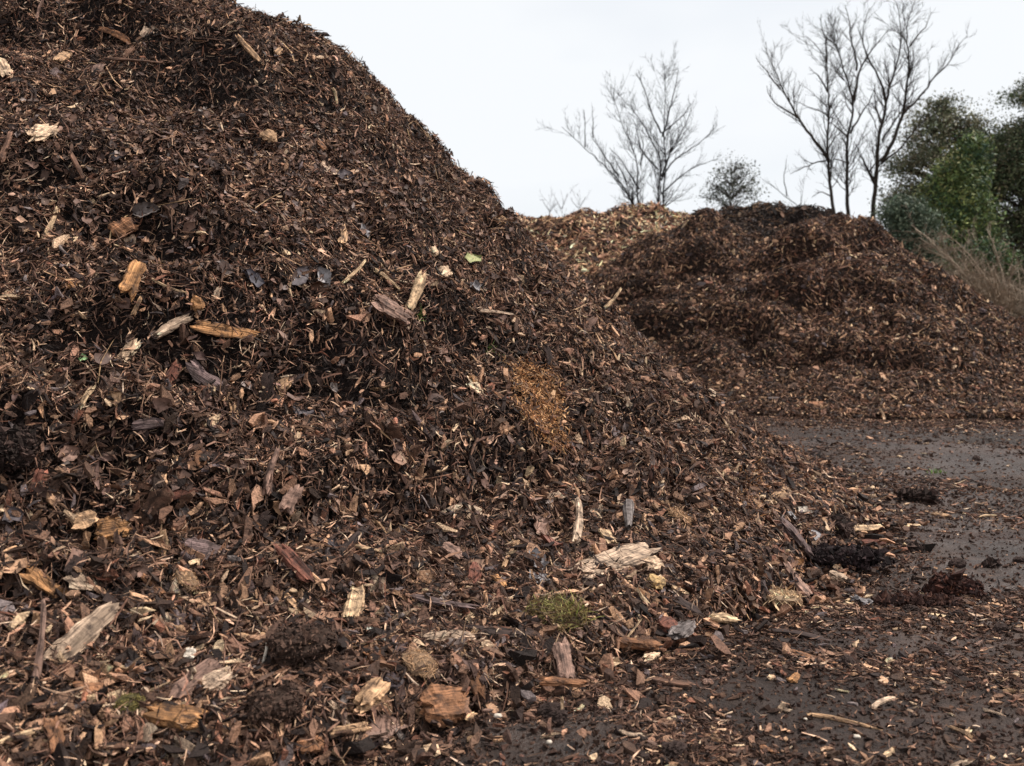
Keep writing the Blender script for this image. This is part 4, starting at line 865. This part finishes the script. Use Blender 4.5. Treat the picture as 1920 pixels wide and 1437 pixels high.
# ------------------------------------------------------------------ TREES
class Tubes:
    def __init__(s): s.V = []; s.Q = []; s.C = []; s.n = 0
    def add(s, pts, rad, sides, col):
        pts = np.asarray(pts, float); n = len(pts); T = np.gradient(pts, axis=0); T /= np.linalg.norm(T, axis=1, keepdims=True) + 1e-9
        ref = np.array([.3, 1, .1]); A = np.cross(T, ref); A /= np.linalg.norm(A, axis=1, keepdims=True) + 1e-9; B = np.cross(T, A)
        a = np.arange(sides) / sides * 2 * np.pi
        v = pts[:, None] + (A[:, None] * np.cos(a)[None, :, None] + B[:, None] * np.sin(a)[None, :, None]) * np.asarray(rad)[:, None, None]
        k = np.arange(sides); q = []
        for i in range(n - 1): q.append(np.stack([i * sides + k, i * sides + (k + 1) % sides, (i + 1) * sides + (k + 1) % sides, (i + 1) * sides + k], -1))
        s.V.append(v.reshape(-1, 3)); s.Q.append(np.concatenate(q) + s.n); s.C.append(np.tile(col * math.exp(random.gauss(0, .08)), (n * sides, 1))); s.n += n * sides
    def build(s, name, mat, parent):
        o = np.array(parent.location); return mesh_np(name, np.concatenate(s.V) - o, np.concatenate(s.Q), mat, parent, np.concatenate(s.C), True)
def resample(pts, step):
    pts = np.asarray(pts, float); d = np.r_[0, np.cumsum(np.linalg.norm(np.diff(pts, axis=0), axis=1))]; n = max(4, int(d[-1] / step) + 1); s = np.linspace(0, d[-1], n)
    P = np.stack([np.interp(s, d, pts[:, k]) for k in range(3)], -1)
    for _ in range(2): P[1:-1] = P[1:-1] * .5 + (P[2:] + P[:-2]) * .25
    return P, d[-1]
def twigs(tb, P, R, ln, level, rmin, colr, dens=1., rnd=None, upb=.35):
    rnd = rnd or random; n = len(P); cnt = max(1, int(ln * dens * (4.4 if level == 0 else 5.0)))
    for _ in range(cnt):
        u = rnd.uniform(.18 if level == 0 else .12, .99); i = min(n - 2, int(u * (n - 1))); p = P[i] + (P[i + 1] - P[i]) * (u * (n - 1) - i)
        tg = P[i + 1] - P[i]; tg /= np.linalg.norm(tg) + 1e-9; r = np.array([rnd.gauss(0, 1), rnd.gauss(0, 1), rnd.gauss(0, 1)]); r -= tg * (r @ tg); r /= np.linalg.norm(r) + 1e-9
        a = math.radians(rnd.uniform(24, 52)); d = tg * math.cos(a) + r * math.sin(a)
        L = ln * rnd.uniform(.14, .44) * (1.15 - .7 * u); L = min(max(L, .16), 1.0)
        if L < .1: continue
        m = 5 if L > .4 else 4; q = [p]; 
        for k in range(m):
            d = d + np.array([rnd.gauss(0, .13), rnd.gauss(0, .13), rnd.gauss(0, .12) + upb * .28]); d /= np.linalg.norm(d); q.append(q[-1] + d * L / m)
        q = np.array(q); r0 = max(rmin * 1.15, min(R[i] * .62, .006 + L * .009)); rr = np.linspace(r0, rmin * .45, m + 1)
        tb.add(q, rr, 3, colr)
        if level < 2 and L > .3: twigs(tb, q, rr, L * 1.15, level + 1, rmin, colr, dens, rnd, upb)
def bare_tree(name, label, Y, stems, colr, dens, depth=.5, seed=1, group=None, rmin=.0038, rtip=.007):
    """stems: list of stems; a stem is a list of limbs; a limb is (photo points, r_start). The first limb of a stem comes out of the ground."""
    rnd = random.Random(seed); base = at(*stems[0][0][0][0], Y); root = empty(name, (base[0], Y, 0), label, 'tree', group); tw = Tubes()
    for limbs in stems:
        sk = Tubes(); yo = Y + rnd.uniform(-.25, .25); first = None
        for li, (pts, r0) in enumerate(limbs):
            dr = rnd.uniform(-1, 1) * depth; W = []
            if li == 0:
                g0 = at(*pts[0], yo); W.append(np.array([g0[0] + .02, yo, -.1])); 
            y0 = yo
            if li and first is not None:                                  # leave the stem at its own depth
                s0 = at(*pts[0], yo); y0 = first[np.argmin(np.hypot(first[:, 0] - s0[0], first[:, 2] - s0[2])), 1]
            for k, p in enumerate(pts): W.append(at(*p, y0 + dr * (k / max(1, len(pts) - 1)) ** 1.2))
            P, ln = resample(W, .16); n = len(P); jit = np.cumsum(np.random.default_rng(seed * 31 + li).normal(0, .015, (n, 3)), 0); jit -= np.linspace(0, 1, n)[:, None] * jit[-1]; P = P + jit
            R = r0 * (1 - np.linspace(0, 1, n) ** .8) + rtip
            if li == 0: first = P; R[0] *= 1.5
            R *= .8; sk.add(P, R, 7, colr); vis = ln if li else ln * .65
            twigs(tw, P[int(n * (.35 if li == 0 else .1)):], R[int(n * (.35 if li == 0 else .1)):], vis, 0, rmin, colr, dens, rnd)
        sk.build('trunk', M_BARK, root)
    tw.build('branches', M_BARK, root); return root
TC = lin((42, 38, 38)); 
A_ = [([(1229, 376), (1232, 312), (1230, 289), (1214, 254), (1194, 220), (1178, 205), (1156, 173)], .05), ([(1232, 316), (1200, 283), (1196, 243), (1185, 222)], .022)]
B_ = [([(1238, 376), (1239, 300), (1239, 256), (1242, 185), (1243, 160), (1246, 138)], .055), ([(1241, 256), (1256, 200), (1267, 173), (1272, 129)], .025), ([(1241, 334), (1252, 298), (1274, 260), (1292, 225), (1301, 187)], .025),
      ([(1241, 338), (1265, 305), (1296, 278), (1321, 263), (1345, 234)], .025), ([(1240, 363), (1267, 341), (1298, 314), (1347, 298)], .02), ([(1242, 251), (1274, 227), (1296, 194)], .02), ([(1239, 250), (1216, 200), (1205, 151), (1191, 138)], .022)]
bare_tree('bare_tree', 'slim leafless tree with two close upright stems behind the tan topped heap', 25., [A_, B_], TC, 1.8, .7, 3)
C1 = [([(1201, 376), (1200, 307), (1187, 265), (1169, 227), (1160, 198), (1147, 176), (1145, 158)], .045), ([(1200, 354), (1178, 320), (1165, 298), (1143, 278)], .02), ([(1200, 310), (1205, 270), (1196, 240)], .018)]
C2 = [([(1191, 376), (1165, 336), (1138, 314), (1100, 278), (1078, 256), (1053, 238)], .045), ([(1160, 328), (1131, 287), (1109, 256)], .02), ([(1096, 276), (1094, 240), (1095, 207)], .014), ([(1110, 257), (1110, 230), (1111, 200)], .014), ([(1176, 348), (1162, 310), (1148, 290)], .018)]
bare_tree('bare_tree', 'leafless tree leaning left in two stems beside the slim upright one', 25.5, [C1, C2], TC, 1.7, .6, 5)
S1 = [([(1567, 390), (1555, 304), (1553, 263), (1551, 205), (1551, 117), (1534, 96), (1510, 67)], .10), ([(1553, 303), (1508, 234), (1488, 202), (1463, 167), (1438, 105), (1436, 79)], .05), ([(1497, 222), (1458, 202), (1442, 181), (1438, 161)], .028), ([(1463, 167), (1444, 140), (1417, 108)], .022),
      ([(1551, 172), (1539, 143), (1517, 126)], .025), ([(1551, 119), (1553, 88), (1541, 47), (1540, 26)], .02), ([(1552, 300), (1511, 313), (1482, 327)], .02), ([(1562, 370), (1545, 356), (1522, 371)], .018), ([(1553, 220), (1536, 200), (1510, 203), (1490, 190)], .018)]
S2 = [([(1594, 392), (1591, 263), (1599, 190), (1578, 117), (1564, 82), (1546, 38)], .11), ([(1599, 190), (1607, 134), (1626, 99), (1651, 76), (1666, 55)], .045), ([(1607, 134), (1596, 82), (1590, 35), (1584, 9)], .03), ([(1595, 251), (1619, 210), (1643, 172), (1641, 158)], .032), ([(1589, 257), (1564, 234), (1552, 228)], .025), ([(1588, 307), (1571, 298), (1556, 297)], .02), ([(1583, 150), (1562, 130), (1556, 110)], .02)]
S3 = [([(1640, 405), (1648, 345), (1651, 254), (1660, 193), (1672, 155), (1689, 108), (1692, 47), (1681, 3)], .13), ([(1660, 193), (1648, 143), (1626, 99), (1619, 58), (1631, 15)], .035), ([(1652, 304), (1681, 254), (1695, 205), (1707, 140), (1707, 88), (1695, 55), (1716, 3)], .06),
      ([(1695, 214), (1730, 175), (1751, 137), (1777, 114), (1795, 82), (1815, 67)], .035), ([(1653, 263), (1678, 225), (1721, 164)], .03), ([(1707, 88), (1736, 47), (1748, 23)], .022), ([(1652, 231), (1641, 190), (1641, 155)], .025), ([(1645, 350), (1628, 321), (1616, 292), (1600, 265)], .04), ([(1628, 321), (1640, 305), (1646, 300)], .02), ([(1652, 306), (1692, 281), (1733, 222), (1770, 200)], .03)]
bare_tree('bare_tree', 'tall spreading leafless tree with three brown trunks rising behind the large brown heap', 25., [S1, S2, S3], lin((58, 49, 42)), 1.75, .9, 7)
bare_tree('bare_sapling', 'thin drooping leafless sapling left of the tall three trunked tree', 24., [[([(1510, 402), (1494, 380), (1463, 360), (1429, 336)], .03), ([(1475, 368), (1470, 330), (1474, 300)], .012)]], TC, 1., .3, 9)
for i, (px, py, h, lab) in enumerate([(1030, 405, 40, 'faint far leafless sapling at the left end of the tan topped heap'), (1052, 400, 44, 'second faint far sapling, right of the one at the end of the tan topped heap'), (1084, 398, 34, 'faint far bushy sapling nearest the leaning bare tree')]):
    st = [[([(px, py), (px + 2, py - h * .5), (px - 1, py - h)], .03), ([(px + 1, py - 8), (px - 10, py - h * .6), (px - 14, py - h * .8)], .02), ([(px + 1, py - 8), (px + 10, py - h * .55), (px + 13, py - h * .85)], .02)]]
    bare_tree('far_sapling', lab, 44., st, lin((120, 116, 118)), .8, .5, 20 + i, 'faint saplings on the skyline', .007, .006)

# leafy trees and shrubs: leaf clusters spread through the crown, carried by branches
def leafy(name, label, Y, base, blobs, cols, leaves, size, clus=26, spread=.16, trunk_r=.09, seed=1, cat='tree', long=1.6, droop=0., group=None, twigcol=(70, 60, 52), gap=.0, hang=0.):
    r = np.random.default_rng(seed); g0 = at(*base, Y); root = empty(name, (g0[0], Y, 0), label, cat, group)
    cs = np.array([lin(c) for c in cols]); A = np.array([b[2] * b[3] for b in blobs], float); A /= A.sum(); Ps = []; Ns = []; Cs = []; tb = Tubes(); tk = Tubes(); trnd = random.Random(seed)
    top = min(b[1] - b[3] * .8 for b in blobs); bx = np.array([b[0] for b in blobs]); tpx = bx[int(np.argmin([b[1] for b in blobs]))]
    tp, ln = resample([np.array([g0[0], Y, -.1]), at(base[0] * .6 + tpx * .4, (600 + top) / 2, Y), at(tpx, top, Y)], .3); n = len(tp); tk.add(tp, trunk_r * (1 - np.linspace(0, .93, n)), 7, lin(twigcol))
    for bi, (px, py, rx, ry, dy) in enumerate(blobs):
        c = at(px, py, Y + dy); sx = rx / F * (Y + dy); sz = ry / F * (Y + dy); sy = (sx + sz) * .5
        nb = max(3, int(leaves * A[bi] / clus)); d = r.normal(size=(nb, 3)); d /= np.linalg.norm(d, axis=1, keepdims=True); q = c + d * (r.uniform(.1, 1.1, nb) ** .6 + .22 * r.normal(size=nb) * (r.random(nb) < .35))[:, None] * np.array([sx, sy, sz * 1.08])
        q[:, 2] = np.maximum(q[:, 2], .15)
        if gap: q = q[(fbm(q[:, 0] * 1.7 + q[:, 1] * .6, q[:, 2] * 1.7, seed, 2) > gap - .28)]
        tone = np.exp(r.normal(0, .22, len(q)))
        for k in range(0, len(q), 3):                                      # limbs that carry the clusters
            i = int(np.clip(np.argmin(np.abs(tp[:, 2] - (q[k, 2] - .5 * np.hypot(q[k, 0] - tp[n // 2, 0], q[k, 1] - Y)))), 0, n - 2)); a = tp[i]; m = (a + q[k]) / 2 + np.array([0, 0, .12])
            tb.add(np.array([a, m, q[k]]), [trunk_r * .22 + .006, trunk_r * .12 + .005, .005], 3, lin(twigcol))
        n2 = clus; P = q[:, None, :] + r.normal(0, spread, (len(q), n2, 3)) * np.array([1, 1, .75]); P[:, :, 2] -= hang * np.abs(r.normal(0, spread, (len(q), n2)))
        cc = cs[r.integers(0, len(cs), len(q))][:, None] * tone[:, None, None] * np.exp(r.normal(0, .2, (len(q), n2, 1)))
        nn = r.normal(size=(len(q), n2, 3)); Ps.append(P.reshape(-1, 3)); Cs.append(cc.reshape(-1, 3)); Ns.append(nn.reshape(-1, 3))
    P = np.concatenate(Ps); N = np.concatenate(Ns); N[:, 2] = np.abs(N[:, 2]) * .8; N /= np.linalg.norm(N, axis=1, keepdims=True); Cc = np.concatenate(Cs); n = len(P)
    P[:, 2] = np.maximum(P[:, 2], .03)
    t, b, m = frames(N, r.uniform(0, 6.28, n), np.full(n, -droop) + r.normal(0, .3, n), r.normal(0, .5, n)); s = size * np.exp(r.normal(0, .3, n)); o = np.array(root.location)
    v = np.stack([P - t * (s * long * .5)[:, None], P + b * (s * .5)[:, None], P + t * (s * long * .5)[:, None] + m * (s * .15)[:, None], P - b * (s * .5)[:, None]], 1).reshape(-1, 3) - o
    Fq = (np.arange(n) * 4)[:, None] + np.arange(4)[None]
    tk.build('trunk', M_BARK, root)
    if tb.V: tb.build('branches', M_BARK, root)
    mesh_np('crown', v, Fq, M_FOL, root, np.clip(np.repeat(Cc, 4, 0), .002, .9)); return root
OL = [(100, 106, 78), (118, 118, 90), (86, 94, 74), (134, 124, 100)]; DG = [(64, 84, 54), (80, 100, 58), (54, 74, 54), (94, 108, 64)]; MG = [(106, 120, 64), (122, 126, 72), (86, 104, 58), (132, 128, 80)]
leafy('airy_tree', 'airy olive green tree with sky showing through, right beside the tall bare tree', 27., (1760, 560), [(1765, 200, 26, 30, 0), (1745, 245, 55, 45, 0), (1800, 260, 48, 50, .3), (1720, 310, 55, 55, 0), (1700, 370, 45, 50, .3), (1780, 330, 60, 60, 0), (1735, 400, 60, 60, .5), (1830, 245, 30, 28, 0), (1850, 320, 40, 40, .6), (1860, 400, 50, 60, .8), (1800, 460, 90, 60, .8), (1690, 330, 26, 30, .2)], OL, 62000, .036, 22, .13, .11, 11, gap=.06, twigcol=(78, 66, 56))
leafy('evergreen_tree', 'dense dark green conifer with yellowish tip between the airy tree and bare shrub', 24., (1800, 560), [(1822, 275, 18, 24, 0), (1805, 315, 34, 32, 0), (1790, 355, 50, 40, 0), (1790, 400, 62, 45, 0), (1790, 450, 66, 50, 0), (1800, 510, 70, 50, 0), (1840, 560, 60, 40, 0)], DG + MG, 110000, .026, 40, .15, .12, 12, long=3.6, droop=.45, gap=.0, hang=.9)
leafy('leafy_tree', 'tall dark leafy tree cut off by the right edge of the photo', 27., (1910, 560), [(1935, 185, 34, 34, 0), (1890, 235, 42, 48, 0), (1940, 260, 55, 60, .3), (1870, 300, 42, 48, 0), (1920, 340, 60, 55, 0), (1960, 420, 60, 60, 0), (1855, 345, 32, 40, .4), (1900, 440, 50, 50, .6), (1860, 250, 22, 26, 0)], [(78, 90, 62), (94, 100, 70), (68, 80, 60), (116, 108, 84)], 60000, .036, 24, .14, .12, 13, gap=.04, twigcol=(66, 56, 50))
leafy('low_conifer', 'low blue green bush at the shoulder of the large brown heap', 22., (1690, 560), [(1690, 405, 34, 26, 0), (1715, 430, 34, 34, 0), (1720, 480, 40, 40, 0)], [(82, 96, 78), (70, 84, 66), (98, 106, 84)], 26000, .026, 34, .16, .05, 14, 'bush', 2.6, .3, gap=-.1)
leafy('evergreen_bush', 'deep green bush below the conifer, behind the falling edge of the large heap', 22., (1850, 590), [(1850, 500, 48, 40, 0), (1900, 540, 50, 36, 0), (1870, 575, 60, 30, 0), (1790, 545, 50, 34, 0), (1950, 520, 40, 50, 0)], DG + [(74, 76, 44)], 46000, .03, 40, .14, .05, 15, 'bush', 2.2, .3, gap=-.2)
leafy('sparse_shrub', 'sparse twiggy shrub with few olive leaves between the two groups of bare trees', 26., (1372, 400), [(1350, 350, 30, 26, 0), (1372, 325, 26, 26, 0), (1395, 335, 26, 28, 0), (1412, 362, 22, 22, 0), (1330, 372, 22, 14, 0), (1372, 370, 40, 24, 0)], [(86, 92, 78), (104, 106, 92), (74, 78, 68)], 2600, .03, 8, .12, .03, 16, 'shrub', 1.6, twigcol=(92, 84, 78))
bare_tree('sparse_shrub', 'fine bare stems growing through the sparse olive shrub', 26., [[([(1372, 400), (1368, 350), (1352, 312)], .02), ([(1370, 372), (1345, 350), (1325, 340)], .014), ([(1371, 360), (1376, 325), (1384, 296)], .014), ([(1371, 375), (1400, 345), (1418, 330)], .014)]], lin((104, 96, 92)), 1.5, .4, 17)
# bare brown shrub arching at the right edge
rnd = random.Random(44); root = empty('bare_shrub', tuple(np.array(at(1915, 560, 20.5)) * [1, 1, 0]), 'bare greyish brown shrub with arching twigs in front of the dark trees', 'shrub'); tb = Tubes(); base = np.array(root.location)
for k in range(46):
    a = rnd.uniform(0, 6.28); d = np.array([math.cos(a) * .38, math.sin(a) * .3, 1.]); d /= np.linalg.norm(d); p = base + np.array([rnd.gauss(0, .12), rnd.gauss(0, .12), .0]); P = [p]; L = rnd.uniform(2.0, 3.9); m = 9
    for i in range(m): d = d + np.array([math.cos(a) * .05, math.sin(a) * .04, -.05]) + np.array([rnd.gauss(0, .06) for _ in range(3)]); d /= np.linalg.norm(d); P.append(P[-1] + d * L / m)
    P = np.array(P); P[:, 2] = np.maximum(P[:, 2], .02); R = np.linspace(.02, .007, m + 1); cl = lin((156, 138, 120)); tb.add(P, R, 4, cl); twigs(tb, P, R, L * .8, 1, .0045, cl, 2.2, rnd, -.15)
tb.build('branches', M_BARK, root)
# wood edge farther back, so the land does not end at the heaps
for i, (px, Y, hgt, w) in enumerate([(2080, 30., 4.6, .9), (2250, 33., 5.2, 1.), (2450, 31., 4.2, 1.), (-350, 40, 5, 1.)]):
    yy = 600 - hgt * .55 / Y * F; ry = hgt * .42 / Y * F
    leafy('woodland_tree', 'dark leafy tree standing outside the picture beyond the yard', Y, (px, 600), [(px, yy, ry * .7, ry, 0), (px + 40, yy + ry * .5, ry * .6, ry * .6, .4), (px - 40, yy + ry * .5, ry * .6, ry * .6, -.4)], DG, 5000, .12, 22, .25, .12, 50 + i, group='dark trees beyond the yard')

# ------------------------------------------------------------------ camera, light, sky
cam = bpy.data.cameras.new('camera'); co = bpy.data.objects.new('camera', cam); COL.objects.link(co); C.camera = co
cam.sensor_width = 36; cam.lens = 35; cam.clip_end = 3000; cam.clip_start = .05
co.location = CAM; co.rotation_euler = (math.pi / 2 - TH, 0, 0)
cam.dof.use_dof = True; cam.dof.focus_distance = 3.2; cam.dof.aperture_fstop = 5.0
SUN_EL, SUN_AZ = 52., 76.       # azimuth from +Y towards +X
sd = bpy.data.lights.new('sun', 'SUN'); sd.energy = 5.0; sd.angle = math.radians(2); sd.color = (1, .95, .88)
so = bpy.data.objects.new('sun', sd); COL.objects.link(so)
v = Vector((math.sin(math.radians(SUN_AZ)) * math.cos(math.radians(SUN_EL)), math.cos(math.radians(SUN_AZ)) * math.cos(math.radians(SUN_EL)), math.sin(math.radians(SUN_EL))))
so.rotation_euler = v.to_track_quat('Z', 'Y').to_euler(); so.location = (8, 2, 12)
w = bpy.data.worlds.new('World'); C.world = w; w.use_nodes = True; T = w.node_tree; T.nodes.clear()
wo = T.nodes.new('ShaderNodeOutputWorld'); bg = T.nodes.new('ShaderNodeBackground'); bg.inputs['Strength'].default_value = .1
sk = T.nodes.new('ShaderNodeTexSky'); sk.sky_type = 'NISHITA'; sk.sun_disc = False; sk.sun_elevation = math.radians(SUN_EL); sk.sun_rotation = math.radians(SUN_AZ)
tc = T.nodes.new('ShaderNodeTexCoord'); mp = T.nodes.new('ShaderNodeMapping'); mp.inputs['Scale'].default_value = (1, 1, 2.6)
no = T.nodes.new('ShaderNodeTexNoise'); no.inputs['Scale'].default_value = 1.7; no.inputs['Detail'].default_value = 4; no.inputs['Roughness'].default_value = .5
rp = T.nodes.new('ShaderNodeMapRange'); rp.inputs['From Min'].default_value = .35; rp.inputs['From Max'].default_value = .6; rp.inputs['To Min'].default_value = .74; rp.inputs['To Max'].default_value = .985
mx = T.nodes.new('ShaderNodeMix'); mx.data_type = 'RGBA'; mx.inputs[7].default_value = (8.9, 9.15, 9.45, 1)
T.links.new(tc.outputs['Generated'], mp.inputs[0]); T.links.new(mp.outputs[0], no.inputs['Vector']); T.links.new(no.outputs['Fac'], rp.inputs['Value'])
T.links.new(rp.outputs[0], mx.inputs[0]); T.links.new(sk.outputs[0], mx.inputs[6]); T.links.new(mx.outputs[2], bg.inputs[0]); T.links.new(bg.outputs[0], wo.inputs[0])
C.view_settings.view_transform = 'Standard'; C.view_settings.look = 'None'; C.view_settings.exposure = .1; C.view_settings.gamma = 1
C.render.engine = 'CYCLES'; C.cycles.max_bounces = 5; C.cycles.diffuse_bounces = 3
